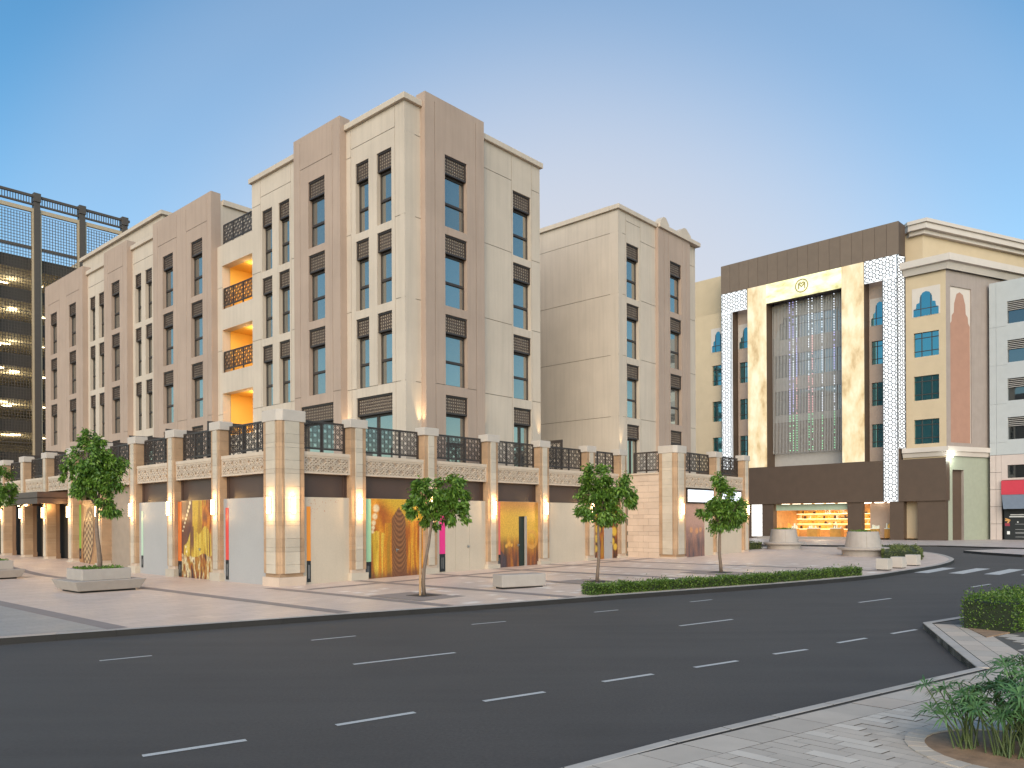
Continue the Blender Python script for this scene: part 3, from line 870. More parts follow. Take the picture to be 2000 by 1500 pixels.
# corner pillar and its twin on the projecting block
def corner_pillar(u, v, lamps=True, side='both'):
    w = .95
    h = HL(u, v)
    m_ = MB(); m_.box(.05, w - .02, .05, w - .02, -.1, 5.44)
    o = put('corner_pillar', m_.mesh('corner_pillar', M['stone_b']), hotel, (u, v, 0))
    def course(hh):
        m_ = MB()
        a = .11
        m_.prism([(0, a), (a, 0), (a + .09, 0), (a + .09, .3), (.3, a + .09), (0, a + .09)], 0, hh, 1)
        m_.box(a + .095, w - .2, -.03, .4, 0, hh, 0); m_.box(w - .195, w, 0, .5, 0, hh, 1)
        m_.box(-.03, .4, a + .095, w - .2, 0, hh, 0); m_.box(0, .5, w - .195, w, 0, hh, 1)
        return m_.mesh('stone_course', [M['stone_w'], M['stone_b']])
    for (a, b) in COURSES: put('stone_course', cached(('cc', round(b - a, 3)), lambda: course(b - a - .006)), o, (0, 0, a))
    m_ = MB(); m_.box(-.04, w + .03, -.04, w + .03, h - .06, .295); put('plinth_block', m_.mesh('plinth_block', M['stone_p']), o)
    m_ = MB(); m_.prism([(-.04, .12), (.12, -.04), (w + .04, -.04), (w + .04, w + .04), (-.04, w + .04)], 5.43, 5.80); bevel(put('pier_cap', m_.mesh('pier_cap', M['cap']), o), .015, 2)
    if lamps:
        wall_lamp(o, .47, -.032, 2.66)
        l2 = wall_lamp(o, -.47, -.032, 2.66)
        l2.rotation_euler = (0, 0, R(-90))
    return o
corner_pillar(0, 0)

# inner podium wall, terrace floor
m_ = MB(); m_.box(.42, 28.0, .80, 14.9, -.1, 4.25); m_.box(3.4, 15, 14.9, 46, -.1, 4.25); m_.box(20.6, 28.0, -2.2, .8, -.1, 4.25)
tag(put('podium_inner_wall', m_.mesh('podium_inner_wall', M['core']), hotel), kind='stuff')
m_ = MB(); m_.box(.15, 28.05, .15, 46, 4.255, 4.33); m_.box(20.3, 28.05, -2.7, .15, 4.255, 4.33)
put('terrace_floor', m_.mesh('terrace_floor', M['roof']), hotel)

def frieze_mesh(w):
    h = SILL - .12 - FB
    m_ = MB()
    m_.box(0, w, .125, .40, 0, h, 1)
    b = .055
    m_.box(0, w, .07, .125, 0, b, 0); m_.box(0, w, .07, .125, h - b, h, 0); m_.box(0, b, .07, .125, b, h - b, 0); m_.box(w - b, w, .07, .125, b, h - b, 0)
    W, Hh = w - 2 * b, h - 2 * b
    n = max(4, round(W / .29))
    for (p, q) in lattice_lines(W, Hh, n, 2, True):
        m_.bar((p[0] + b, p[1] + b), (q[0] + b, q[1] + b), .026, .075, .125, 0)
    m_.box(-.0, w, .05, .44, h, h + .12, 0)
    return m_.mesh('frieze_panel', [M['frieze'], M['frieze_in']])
def rail_meshes(w, n):
    h = 5.57 - 4.58
    pw = w / n
    fr = MB()
    fr.box(0, w, 0, .05, h - .06, h); fr.box(0, w, 0, .05, .02, .08)
    for i in range(n + 1):
        x = min(max(i * pw, .03), w - .03)
        fr.box(x - .036, x + .036, -.002, .052, -.11, h - .06)
    pn = MB()
    W, Hh = pw - .06, h - .14
    for (p, q) in lattice_lines(W, Hh, max(3, round(W / .19)), 5, True): pn.bar(p, q, .0135, .015, .03)
    return fr.mesh('railing', M['bronze']), pn.mesh('lattice_panel', M['bronze']), pw
def railing(face, plane, s0, s1, n=3, z=4.58):
    w = round(s1 - s0, 3)
    fm, pm, pw = cached(('rail', w, n), lambda: rail_meshes(w, n))
    o = put('railing', fm, hotel, (s0, plane, z) if face == 'R' else (plane, s1, z), 0 if face == 'R' else R(-90))
    for i in range(n): put('lattice_panel', pm, o, (i * pw + .03, 0, .08))
    return o
def banner(parent, x, zt, zb, w, col, name, y=-.014, zlab=None, lab_h=.62):
    m_ = MB(); m_.box(x, x + w, y, -.001, zb, zt)
    put('banner_strip', m_.mesh('banner_strip', cached(('bn', col), lambda: plain('banner_' + name, col, .5, .05, 2, 30, .02))), parent)
    m_ = MB(); m_.box(x, x + w, y, -.001, zb - lab_h, zb - .002, 0)
    for k in (.36, .6):
        m_.box(x + w * k, x + w * k + .012, y - .002, y, zb - lab_h + .12, zb - .14, 1)
    put('label_plate', m_.mesh('label_plate', [M['black_label'], M['hoard_w']]), parent)

# printed hoardings --------------------------------------------------------------
def vnoise(x, z, fx, fz, seed):
    r = np.random.default_rng(seed).random((64, 64))
    x = x * fx + 7.3; z = z * fz + 3.1
    i, j = np.floor(x).astype(int), np.floor(z).astype(int); tx, tz = x - i, z - j
    tx = tx * tx * (3 - 2 * tx); tz = tz * tz * (3 - 2 * tz)
    g = lambda a, b: r[a % 64, b % 64]
    return (g(i, j) * (1 - tx) + g(i + 1, j) * tx) * (1 - tz) + (g(i, j + 1) * (1 - tx) + g(i + 1, j + 1) * tx) * tz
def fb(x, z, fx, fz, seed):
    return .55 * vnoise(x, z, fx, fz, seed) + .3 * vnoise(x, z, fx * 2.1, fz * 2.1, seed + 1) + .15 * vnoise(x, z, fx * 4.3, fz * 4.3, seed + 2)
def lay(c, col, mask):
    return c * (1 - mask[..., None]) + np.array(col) * mask[..., None]
def sm(a, b, x):
    t = np.clip((x - a) / (b - a), 0, 1); return t * t * (3 - 2 * t)
def dots(c, pts, r, col, X, Z, asp):
    for (px, pz, k) in pts: c = lay(c, col, 1 - sm(r * k * .5, r * k, np.hypot((X - px) * asp, Z - pz)))
    return c
def folds(X, Z, f, seed, cols):
    """hanging cloth: vertical folds of varying tone"""
    w = X + .03 * (vnoise(X, Z, 4, 3, seed) - .5)
    t = fb(w, Z, f, 1.6, seed + 5)
    t = np.clip((t - .28) / .44, 0, .999) * (len(cols) - 1); i = t.astype(int); u = (t - i)[..., None]
    cc = np.array(cols); return cc[i] * (1 - u) + cc[np.minimum(i + 1, len(cols) - 1)] * u
YE, YE2, OR, OR2, BR, BR2, CRM = (.56, .34, .025), (.36, .18, .015), (.56, .20, .012), (.34, .09, .012), (.055, .02, .014), (.15, .055, .025), (.68, .56, .34)
def p_gold(X, Z, a):
    c = folds(X, Z, 9, 1, [BR, BR2, (.10, .03, .03), BR2])
    m = ((X > .40) & (X < .66 - .04 * np.sin(Z * 6)) & (Z > .5)).astype(float); c = c * (1 - m[..., None]) + folds(X, Z, 16, 3, [YE2, YE, YE, OR]) * m[..., None]
    m = ((X > .66) & (Z > .45)).astype(float); c = c * (1 - m[..., None]) + folds(X, Z * 3, 12, 5, [BR2, OR2, OR, YE2]) * m[..., None]
    edge = .62 + .05 * np.sin(X * 19) - .9 * np.clip(.38 - X, 0, 1)
    m = ((Z < edge) & (X > .16)).astype(float); c = c * (1 - m[..., None]) + folds(X, Z, 21, 7, [BR2, YE2, YE, (.66, .48, .08), YE2]) * m[..., None]
    m = ((Z < .24 + .1 * fb(X, Z, 8, 3, 9)) & (X > .1)).astype(float); c = c * (1 - m[..., None]) + folds(X * 1.4, Z * 4, 14, 11, [BR, OR2, YE2, CRM, BR2]) * m[..., None]
    return dots(c, [(.34 - .20 * t, .97 - .36 * t, 1.1 - .5 * t) for t in np.linspace(0, 1, 8)] + [(.24, .34, .9), (.22, .40, .8)], .03, (.80, .66, .42), X, Z, a)
def p_souk(X, Z, a):
    c = folds(X, Z, 5, 21, [OR2, OR, (.62, .28, .03), OR])
    m = sm(.0, .25, (Z - .75) + (X - .45) * .6); c = lay(c, YE, m * .9)
    m = ((X < .34 + .03 * np.sin(Z * 14)) & (Z < .60 - .25 * np.abs(X - .2))).astype(float); c = c * (1 - m[..., None]) + folds(X, Z, 14, 23, [OR2, YE2, YE, (.66, .44, .06), OR]) * m[..., None]
    m = ((X > .34) & (X < .45) & (Z < .70)).astype(float); c = c * (1 - m[..., None]) + folds(X, Z, 22, 25, [YE2, OR, YE]) * m[..., None]
    m = ((X > .46) & (X < .72 - .04 * Z) & (Z < .9 - 1.2 * np.abs(X - .58))).astype(float); wv = .5 + .5 * np.sin((Z * 95 - 900 * (X - .59) ** 2)); c = c * (1 - m[..., None]) + (np.array((.20, .08, .03)) * (.6 + wv[..., None] * .8)) * m[..., None]
    m = ((X > .74) & (Z < .72)).astype(float); c = c * (1 - m[..., None]) + folds(X, Z, 18, 27, [OR2, OR, (.66, .34, .03), OR2]) * m[..., None]
    m = sm(.16, .02, Z) * fb(X, Z, 9, 9, 29); c = lay(c, BR2, np.clip(m * 1.5, 0, .9))
    return dots(c, [(.20, .88, 1.5), (.18, .78, 1.2), (.16, .70, 1.0), (.15, .64, .85), (.14, .59, .7), (.08, .93, 1.0)], .042, (.66, .52, .32), X, Z, a)
def p_dusk(X, Z, a):
    c = lay(lay(np.zeros(X.shape + (3,)) + np.array((.62, .36, .05)), (.45, .20, .05), sm(.75, 1.0, Z)), (.13, .055, .04), sm(.55, .25, Z + .18 * fb(X, Z, 7, 4, 31)))
    f = folds(X, Z, 17, 33, [BR, BR2, OR2, OR]); m = sm(.52, .35, Z) * .65; c = c * (1 - m[..., None]) + f * m[..., None]
    r = np.hypot((X - .84) * a, Z - .42); c = lay(c, (.62, .30, .06), (1 - sm(.02, .04, np.abs(r - .12))) * .8)
    c = dots(c, [(.30, .36, 1), (.24, .33, .8), (.72, .40, 1.1), (.36, .34, .7)], .05, (.68, .34, .05), X, Z, a)
    return lay(c, (.05, .045, .06), ((X < .22) & (Z < .38 - X)).astype(float) * .8)
def p_dark(X, Z, a):
    c = folds(X, Z * 2, 10, 41, [BR, (.09, .03, .015), BR2, OR2, YE2])
    return dots(c, [(.12, .75, 1.4), (.2, .55, 1.2), (.14, .38, 1.0), (.8, .78, 1.3), (.86, .5, 1.2), (.78, .32, 1.0), (.9, .22, .9), (.1, .2, .9)], .09, (.60, .38, .05), X, Z, a)
def p_red(X, Z, a):
    c = lay(np.zeros(X.shape + (3,)) + np.array((.42, .24, .19)), (.09, .07, .075), sm(.62, .30, Z + .22 * fb(X, Z, 6, 4, 51)))
    f = folds(X, Z, 15, 53, [(.07, .05, .06), (.18, .09, .08), (.40, .17, .10), (.12, .07, .07)]); m = sm(.66, .45, Z) * .6; c = c * (1 - m[..., None]) + f * m[..., None]
    c = lay(c, (.48, .15, .13), sm(.13, .05, X) * sm(.25, .4, Z)); return dots(c, [(.35, .52, 1), (.62, .5, 1.1), (.8, .52, .9)], .07, (.55, .26, .12), X, Z, a)
def p_weave(X, Z, a):
    c = folds(X, Z * 2, 6, 61, [(.22, .10, .04), (.34, .17, .07), (.42, .24, .11)])
    r = np.hypot((X - .42) * 1.6, (Z - .42) * .95 - (X - .42) * .5); w = .5 + .5 * np.sin(Z * 62 + np.sin(X * 40) * 2.2)
    m = (r < .40).astype(float); c = c * (1 - m[..., None]) + (np.array((.10, .045, .02)) * (1 - w[..., None]) + np.array((.52, .34, .18)) * w[..., None]) * m[..., None]
    return lay(c, (.12, .05, .02), (np.abs(r - .40) < .03).astype(float))
MUR_FN = {'gold': p_gold, 'souk': p_souk, 'dusk': p_dusk, 'dark': p_dark, 'red': p_red, 'weave': p_weave}
def print_mat():
    m, nt, b = nodes_of('mural_print')
    v = add(nt, 'VertexColor'); v.layer_name = 'print'; nt.links.new(v.outputs[0], b.inputs['Base Color']); b.inputs['Roughness'].default_value = .45
    return m
M['print'] = print_mat()
def mural_sheet(o, fn, w, z0, z1, hole=None, n=110):
    """printed sheet just in front of a hoarding"""
    nz = int(n * (z1 - z0) / w); gx_, gz_ = np.linspace(0, w, n + 1), np.linspace(z0, z1, nz + 1)
    XX, ZZ = np.meshgrid(gx_, gz_, indexing='ij')
    col = np.clip(fn(XX / w, (ZZ - z0) / (z1 - z0), w / (z1 - z0)), 0, 1)
    grain = .78 + .4 * np.random.default_rng(5).random(XX.shape)[..., None]; col = np.clip(col * grain, 0, 1)
    vs = [(float(a), -.003, float(b)) for a, b in zip(XX.ravel(), ZZ.ravel())]
    fs = []
    for i in range(n):
        for j in range(nz):
            if hole and hole[0] < (gx_[i] + gx_[i + 1]) / 2 < hole[1] and (gz_[j] + gz_[j + 1]) / 2 < hole[2]: continue
            k = i * (nz + 1) + j; fs.append((k, k + nz + 1, k + nz + 2, k + 1))
    me = bpy.data.meshes.new('mural_print'); me.from_pydata(vs, [], fs); me.materials.append(M['print'])
    at = me.color_attributes.new('print', 'FLOAT_COLOR', 'POINT')
    at.data.foreach_set('color', np.concatenate((col.reshape(-1, 3), np.ones((len(vs), 1))), 1).ravel().astype(np.float32))
    me.update(); return put('mural_print', me, o)
def hoarding(face, s0, s1, mat, plane=.14, door=None, zb=None, zt=HT):
    h = zb if zb is not None else min(HL(s0, 0) if face == 'R' else HL(0, s0), HL(s1, 0) if face == 'R' else HL(0, s1))
    w = s1 - s0
    rects = []
    m_ = MB()
    hb = -.05
    if door:
        a, b, zt_, open_ = door
        g = .012
        if open_: rects.append((a, b, 0, zt_, None))
        else:
            rects += [(a, a + g, h, zt_, .012, 1), (b - g, b, h, zt_, .012, 1), (a, b, zt_ - g, zt_, .012, 1)]
    fn = MUR_FN.get(mat) if isinstance(mat, str) else None
    relief(m_, 0, w, hb, zt, rects, .06, lambda s, d, z: (s, d, z))
    o = put('hoarding_panel', m_.mesh('hoarding_panel', [M['hoard_b'] if fn else mat, M['groove']]), hotel, (s0, plane, 0) if face == 'R' else (plane, s1, 0), 0 if face == 'R' else R(-90))
    if fn: mural_sheet(o, fn, w, max(0, h - .02), zt - .005, (door[0], door[1], door[2]) if door and door[3] else None)
    return o
def door_handle(o, x, z):
    m_ = MB(); m_.box(x - .05, x + .09, -.05, -.03, z, z + .025); m_.box(x - .012, x + .012, -.032, 0, z - .06, z + .06)
    put('door_handle', m_.mesh('door_handle', M['steel']), o)
def bay(face, s0, s1, plane=0.0, sign=True, rail_n=3, frieze=True, fz=True):
    """dark sign band, carved frieze and railing between two piers"""
    w = round(s1 - s0, 3)
    rz = 0 if face == 'R' else R(-90)
    at = lambda d, z: (s0, plane + d, z) if face == 'R' else (plane + d, s1, z)
    if sign:
        m_ = MB()
        m_.box(0, w, .30, .36, 0, FB - HT, 0)
        for x in (0, .10, w - .15, w - .05): m_.box(x, x + .05, .27, .30, 0, FB - HT, 0)
        m_.box(.15, w - .15, .285, .299, FB - HT - .06, FB - HT, 0)
        put('sign_band', m_.mesh('sign_band', M['bronze_panel']), hotel, at(0, HT), rz)
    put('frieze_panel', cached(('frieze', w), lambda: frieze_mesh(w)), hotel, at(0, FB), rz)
    if rail_n: railing(face, plane + .34, s0 + .02, s1 - .02, rail_n)
hw = PD / 2
def petals(o, w, seed, col, n=46):
    rng = random.Random(seed); m_ = MB()
    for k in range(n):
        t = rng.random(); x = .25 + (w - .5) * t * t * rng.uniform(.3, 1); z = 2.86 - rng.random() ** 1.6 * 1.5 * (1 - t); r = rng.uniform(.012, .035); a = rng.uniform(0, PI)
        c, s_ = math.cos(a) * r, math.sin(a) * r
        m_.quad((x + c, -.002, z + s_), (x - s_ * .4, -.002, z + c * .4), (x - c, -.002, z - s_), (x + s_ * .4, -.002, z - c * .4))
    tag(put('petal_print', m_.mesh('petal_print', cached(('pt', col), lambda: plain('petal_print', col, .5, .1))), o), kind='stuff')
# street bays
SB = [.96] + PR + [19.78]
for i in range(6):
    a = SB[i] + (hw if i else 0); b = SB[i + 1] - hw
    bay('R', a, b, 0, True, 2 if i == 0 else 3)
ob = hoarding('R', SB[0], SB[1] - hw, M['hoard_b']); banner(ob, .16, 2.63, .80, .15, (.80, .27, .03), 'orange', lab_h=.72); petals(ob, 1.9, 3, (.42, .19, .14))
ob = hoarding('R', SB[1] + hw, SB[2] - hw, 'souk', door=(1.35, 2.25, 2.25, False)); banner(ob, .02, 2.93, .66, .30, (.36, .60, .36), 'green', lab_h=.58); door_handle(ob, 1.5, 1.05)
ob = hoarding('R', SB[2] + hw, SB[3] - hw, M['hoard_b'], door=(1.12, 1.92, 2.30, False)); banner(ob, .24, 2.6, .82, .30, (.70, .03, .22), 'magenta', lab_h=.70); petals(ob, 2.6, 5, (.40, .26, .28), 50); door_handle(ob, 1.80, 1.08)
ob = hoarding('R', SB[3] + hw, SB[4] - hw, 'dusk', door=(1.45, 1.92, 2.32, True)); banner(ob, .04, 2.94, .68, .22, (.75, .16, .12), 'coral', lab_h=.60)
m_ = MB(); m_.box(0, .035, 0, .66, -.1, 2.30); put('door_leaf', m_.mesh('door_leaf', plain('dark_green_door', (.010, .020, .014), .5, .1)), ob, (1.455, .07, 0), R(-86)); door_handle(ob, 1.38, 1.05)
m_ = MB(); m_.box(1.9, 1.99, -.015, .06, -.05, 2.32); put('door_jamb', m_.mesh('door_jamb', M['concrete']), ob)
m_ = MB(); m_.box(1.2, 1.95, .55, .6, -.05, 2.6); put('door_void', m_.mesh('door_void', M['dark']), ob)
ob = hoarding('R', SB[4] + hw, SB[5] - hw, M['hoard_b'])
ob = hoarding('R', SB[5] + hw, SB[6] - hw, 'dark')
m_ = MB(); m_.box(.92, 1.62, -.02, -.002, .15, 1.75); pg = put('door_leaf', m_.mesh('door_leaf', M['hoard_w']), ob); door_handle(pg, 1.5, 1.0)
# plaza bays
PB = [.96] + PL
for i in range(10):
    a = PB[i] + (hw if i else 0); b = PB[i + 1] - hw
    bay('L', a, b, 0, i < 3, 3)
ob = hoarding('L', PB[0], PB[1] - hw, M['hoard_w']); banner(ob, .16, 2.63, .77, .20, (.62, .06, .05), 'red', lab_h=.70); petals(ob, 2.9, 4, (.46, .30, .30), 80)
ob = hoarding('L', PB[1] + hw, PB[2] - hw, 'gold'); banner(ob, .02, 2.92, .62, .28, (.65, .16, .03), 'rust', lab_h=.58); door_handle(ob, 1.8, 1.1)
ob = hoarding('L', PB[2] + hw, PB[3] - hw, M['hoard_w']); banner(ob, .22, 2.6, .75, .16, (.42, .58, .45), 'mint', lab_h=.5)
# open arcade bays: brown fin walls, dark openings
for v in PL[3:10]:
    m_ = MB(); h = HL(0, v)
    m_.box(.42, .60, v - .30, v + .30, h - .05, 4.2); m_.box(.42, .62, v - .33, v + .33, h - .06, .28 + h)
    put('fin_wall', m_.mesh('fin_wall', M['brown_wall']), hotel)
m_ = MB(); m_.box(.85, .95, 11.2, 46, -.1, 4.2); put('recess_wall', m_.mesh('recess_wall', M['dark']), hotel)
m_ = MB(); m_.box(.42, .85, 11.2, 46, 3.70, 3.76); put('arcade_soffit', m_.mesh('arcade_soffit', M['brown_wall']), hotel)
for i in range(4, 10):
    a, b = PB[i] + hw, PB[i + 1] - hw
    if i == 4: continue
    m_ = MB(); m_.box(.70, .76, a + .25, a + .31, .2, 3.4); m_.box(.70, .76, a + .2, b - .1, 3.38, 3.46); put('door_frame', m_.mesh('door_frame', M['steel']), hotel)
ob = hoarding('L', PB[4] + hw + .25, PB[5] - hw, 'weave', plane=.3, zt=3.2)
banner(ob, .02, 3.0, .9, .22, (.20, .36, .05), 'leaf_green', lab_h=.5)
m_ = MB(); m_.box(.55, .60, 11.95, 12.35, .0, 3.2); put('banner_strip', m_.mesh('banner_strip', plain('yellow_sign', (.72, .55, .05), .5, .05)), hotel)
# entrance canopy
m_ = MB(); m_.box(-1.3, .9, 18.9, 24.6, 3.30, 3.36); m_.box(-1.3, -1.24, 18.9, 24.6, 3.05, 3.62); m_.box(-1.24, .6, 18.9, 18.96, 3.05, 3.62); m_.box(-1.24, .6, 24.54, 24.6, 3.05, 3.62)
put('entrance_canopy', m_.mesh('entrance_canopy', M['bronze_panel']), hotel)
m_ = MB(); m_.box(-1.32, -.2, 23.2, 24.62, 3.02, 3.66); put('canopy_glass', m_.mesh('canopy_glass', M['glass']), hotel)

# projecting block at the end of the street front
BU, BV = 20.12, -2.88
bw = put('block_wall', (lambda m_: (m_.box(BU + .05, BU + .4, BV + .9, .35, -.1, 4.2), m_.mesh('block_wall', M['groove']))[1])(MB()), hotel)
zc = HL(BU, 0) - .05; row = 0
while zc < 4.40:
    hgt = (.34, .20, .30)[row % 3]; zt = min(4.42, zc + hgt)
    v = BV + .96; k = 0
    cuts = [v] + [v + .62 * j + (.31 if row % 2 else 0) for j in range(1, 4)] + [.0]
    cuts = sorted(c for c in cuts if BV + .95 <= c <= .001)
    for c0, c1 in zip(cuts, cuts[1:]):
        if c1 - c0 < .1: continue
        m_ = MB(); m_.box(BU, BU + .06, c0 + .005, c1 - .005, zc + .006, zt - .004); put('stone_block', m_.mesh('stone_block', M['stone_p']), bw)
    zc = zt; row += 1
m_ = MB(); m_.box(BU - .05, BU + .5, BV + .96, -.0, 4.425, 4.5); put('ledge', m_.mesh('ledge', M['frieze']), hotel)
railing('L', BU + .12, BV + 1.02, -.35, 2)
cp = corner_pillar(BU - .02, BV, lamps=False)
wall_lamp(cp, .47, -.032, 2.66)
m_ = MB(); 
pier('R', 24.45, BV); pier('R', 27.80, BV)
for a, b in ((21.08, 24.45 - hw), (24.45 + hw, 27.80 - hw)): bay('R', a, b, BV, False, 3)
o1 = hoarding('R', 21.08, 23.2, 'red', BV + .14, zb=.2); banner(o1, .0, 2.7, .85, .12, (.70, .16, .14), 'rose', lab_h=.5)
o2 = hoarding('R', 23.2, 24.45 - hw, M['hoard_b'], BV + .13, zb=.2)
o3 = hoarding('R', 24.45 + hw, 27.80 - hw, M['hoard_b'], BV + .14, zb=.2)
SCREEN = emit('lit_sign_face', (.80, .87, 1.0), .75)
for a, b in ((21.25, 24.0), (24.9, 27.2)):
    m_ = MB(); m_.box(a, b, BV + .02, BV + .2, 2.98, 3.70, 0); m_.box(a + .06, b - .06, BV + .005, BV + .021, 3.04, 3.64, 1)
    put('lit_sign', m_.mesh('lit_sign', [M['bronze'], SCREEN]), hotel)
m_ = MB(); m_.box(27.9, 28.1, BV + .75, 14, -.1, 4.5); put('end_wall', m_.mesh('end_wall', M['stone_p']), hotel)

# terrace partitions: lattice screens running back from the railings
def partition(face, s, d0, d1, zt=6.0):
    w = d1 - d0
    m_ = MB(); h = zt - 4.34
    m_.box(0, w, 0, .05, h - .14, h); m_.box(0, w, 0, .05, 0, .06); m_.box(0, .12, 0, .05, .06, h - .14); m_.box(w - .06, w, 0, .05, .06, h - .14)
    for (p, q) in lattice_lines(w - .18, h - .2, max(3, round(w / .28)), 6): m_.bar((p[0] + .12, p[1] + .06), (q[0] + .12, q[1] + .06), .02, .015, .035)
    me = m_.mesh('terrace_partition', M['bronze'])
    if face == 'R': put('terrace_partition', me, hotel, (s, d0, 4.34), R(90))
    else: put('terrace_partition', me, hotel, (d0, s, 4.34), 0)
for s in (2.0, 5.95, 9.5, 13.1, 16.7, 20.2, 23.8, 27.4): partition('L', s, .6, 2.2, 5.98)
partition('R', 15.6, .6, 2.0, 5.98)
for a in (17.0, 13.55, 10.15):
    railing('L', U0 + .06, 14.0, 17.02, 3, a + .12 if a < 17 else 17.08)

# wall washers on the tower and at the terraces
def uplight(x, y, z, energy=10, parent=hotel):
    m_ = MB(); m_.lathe([(.05, z - .12), (.06, z - .12), (.06, z), (.045, z)], 12, x, y)
    o = put('uplight', m_.mesh('uplight', LAMP_SHELL), parent)
    warm_light('uplight_beam', (x, y, z + .05), energy, o, .03, 'SPOT', (1, .72, .38), (R(180), 0, 0), R(40))
for (x, y, e) in ((7.78, 1.86, 16), (11.6, 1.85, 7), (15.5, 1.84, 9), (22.55, 1.84, 9),
               (6.92, 6.08, 0), (6.92, 5.84, 8), (6.92, 9.75, 10), (6.92, 17.40, 9), (6.92, 13.8, 9), (6.6, 21.0, 9), (6.92, 24.9, 8), (6.92, 28.3, 9), (6.92, 32.3, 8), (6.92, 35.7, 9), (6.55, 39.6, 8)):
    if e: uplight(x, y, 5.85, e * 14)
for a, b in LOG: warm_light('balcony_light', (U0 + .95, 15.2, b - .3), 26, hotel, .15, color=(1, .74, .36))
warm_light('canopy_light', (.0, 21.5, 2.95), 18, hotel, .2)

# ------------------------------------------------------------------ lit shop building across the side street
shopb = thing('shop_building', 'brown-framed store with white lattice bands, glowing golden columns and cream arched wings', 'building', (36.23, 66.0, 0), R(-44.96))
M['s_brown'] = plain('brown_cladding', (.165, .118, .085), .6, .08, 1.5, 50, .1, per_object=.04)
M['s_brown2'] = plain('dark_brown_cladding', (.085, .055, .037), .6, .1, 1.5, 50, .1)
M['s_cream'] = plain('warm_cream_wall', (.52, .41, .275), .85, .06, 1, 40, .2)
M['s_white'] = plain('white_moulding', (.55, .49, .44), .8, .05, 1, 40, .1)
M['s_pink'] = plain('pink_stucco', (.36, .20, .145), .85, .08, 1.5, 60, .3)
M['s_pale'] = plain('pale_pink_stucco', (.42, .32, .26), .85, .06)
M['s_green'] = plain('pale_green_wall', (.30, .32, .25), .8, .06)
M['mesh_grey'] = plain('grey_mesh_curtain', (.42, .40, .38), .6, .1, metal=.3)
def gold_mat():
    m, nt, b = nodes_of('backlit_onyx')
    n1 = noise(nt, coords(nt, 0, (1, 1, .45)), .85, 4, .6); n2 = noise(nt, coords(nt, 0, (1, 1, .3)), 3.0, 3)
    c = ramp(nt, n1, [(.30, (.62, .36, .14)), (.45, (.98, .78, .46)), (.64, (1.0, .91, .70))])
    nt.links.new(c, b.inputs['Emission Color']); b.inputs['Base Color'].default_value = (.30, .22, .12, 1)
    nt.links.new(ramp(nt, n1, [(.3, .30), (.6, .52)]), b.inputs['Emission Strength']); b.inputs['Roughness'].default_value = .3
    return m
def gold_beam_mat():
    m, nt, b = nodes_of('backlit_stone_beam')
    n1 = noise(nt, coords(nt, 0, (.6, 1, 1.4)), .9, 4, .6)
    c = ramp(nt, n1, [(.30, (.42, .38, .16)), (.45, (.80, .76, .42)), (.62, (.95, .93, .66))])
    nt.links.new(c, b.inputs['Emission Color']); nt.links.new(c, b.inputs['Base Color']); b.inputs['Emission Strength'].default_value = .30
    return m
M['gold'] = gold_mat(); M['gold_beam'] = gold_beam_mat()
M['lit_white'] = emit('backlit_white_panel', (.93, .96, 1.0), .48)
M['lit_shop'] = emit('shop_ceiling_light', (1.0, .90, .72), 4.0)
M['lat_grey'] = plain('grey_lattice', (.055, .06, .065), .5, .1)
M['gold_metal'] = plain('aged_gold', (.45, .33, .08), .35, .1, metal=.5)
LRT = [(16.1, 18.2), (12.35, 14.45), (8.6, 10.7)]

# top beam in separate panels
xs = np.linspace(-20.8, -3.53, 18)
for a, b in zip(xs, xs[1:]):
    m_ = MB(); m_.box(a + .012, b - .012, 0, .5, 25.2, 28.05); put('cladding_panel', m_.mesh('cladding_panel', M['s_brown']), shopb)
m_ = MB(); m_.box(-20.79, -3.54, .05, 1.6, 25.21, 28.04); put('top_beam', m_.mesh('top_beam', M['s_brown2']), shopb)
def star_lines(w, h, t):
    """rings of six round bigger hexagon stars"""
    L = []; t = w / max(1, round(w / t)); row = t * .866; j = 0
    while (j + .5) * row < h:
        for i in range(-1, round(w / t) + 1):
            cx, cz = (i + .5 + .5 * (j % 2)) * t, (j + .5) * row; r = .36 * t
            P = [(cx + r * math.cos(k * PI / 4), cz + r * math.sin(k * PI / 4)) for k in range(8)]
            if cz + r > h or cz - r < 0: continue
            for k in range(8):
                if -.01 <= min(P[k][0], P[(k + 1) % 8][0]) and max(P[k][0], P[(k + 1) % 8][0]) <= w + .01: L.append((P[k], P[(k + 1) % 8]))
            for k in range(0, 6, 2):
                aa = k * PI / 6; p, q = (cx + r * math.cos(aa), cz + r * math.sin(aa)), (cx + (t - r) * math.cos(aa), cz + (t - r) * math.sin(aa))
                if 0 <= p[0] <= w and 0 <= q[0] <= w and q[1] < h: L.append((p, q))
        j += 1
    return L
def lattice_band(x0, x1, z0, z1, y=0.0, rz=0.0, name='lattice_band'):
    w, h = x1 - x0, z1 - z0
    m_ = MB(); m_.box(0, w, .06, .18, 0, h, 0)
    for (p, q) in star_lines(w, h, .56):
        if max(p[0], q[0]) > w + .05 or min(p[0], q[0]) < -.05: continue
        m_.bar(p, q, .055, 0, .03, 1)
    for a in (0, w): m_.box(a - .02, a + .02, -.005, .06, 0, h, 1)
    put(name, m_.mesh(name, [M['lit_white'], M['lat_grey']]), shopb, (x0, y, z0), rz)
lattice_band(-20.78, -19.62, .5, 23.2); lattice_band(-20.78, -17.9, 23.2, 25.18)
lattice_band(-4.78, -3.60, 3.66, 23.2, -.32); lattice_band(-6.48, -3.60, 23.2, 25.18, -.02)
lattice_band(-3.58, -2.6, 8.3, 25.0, -.25, R(68))
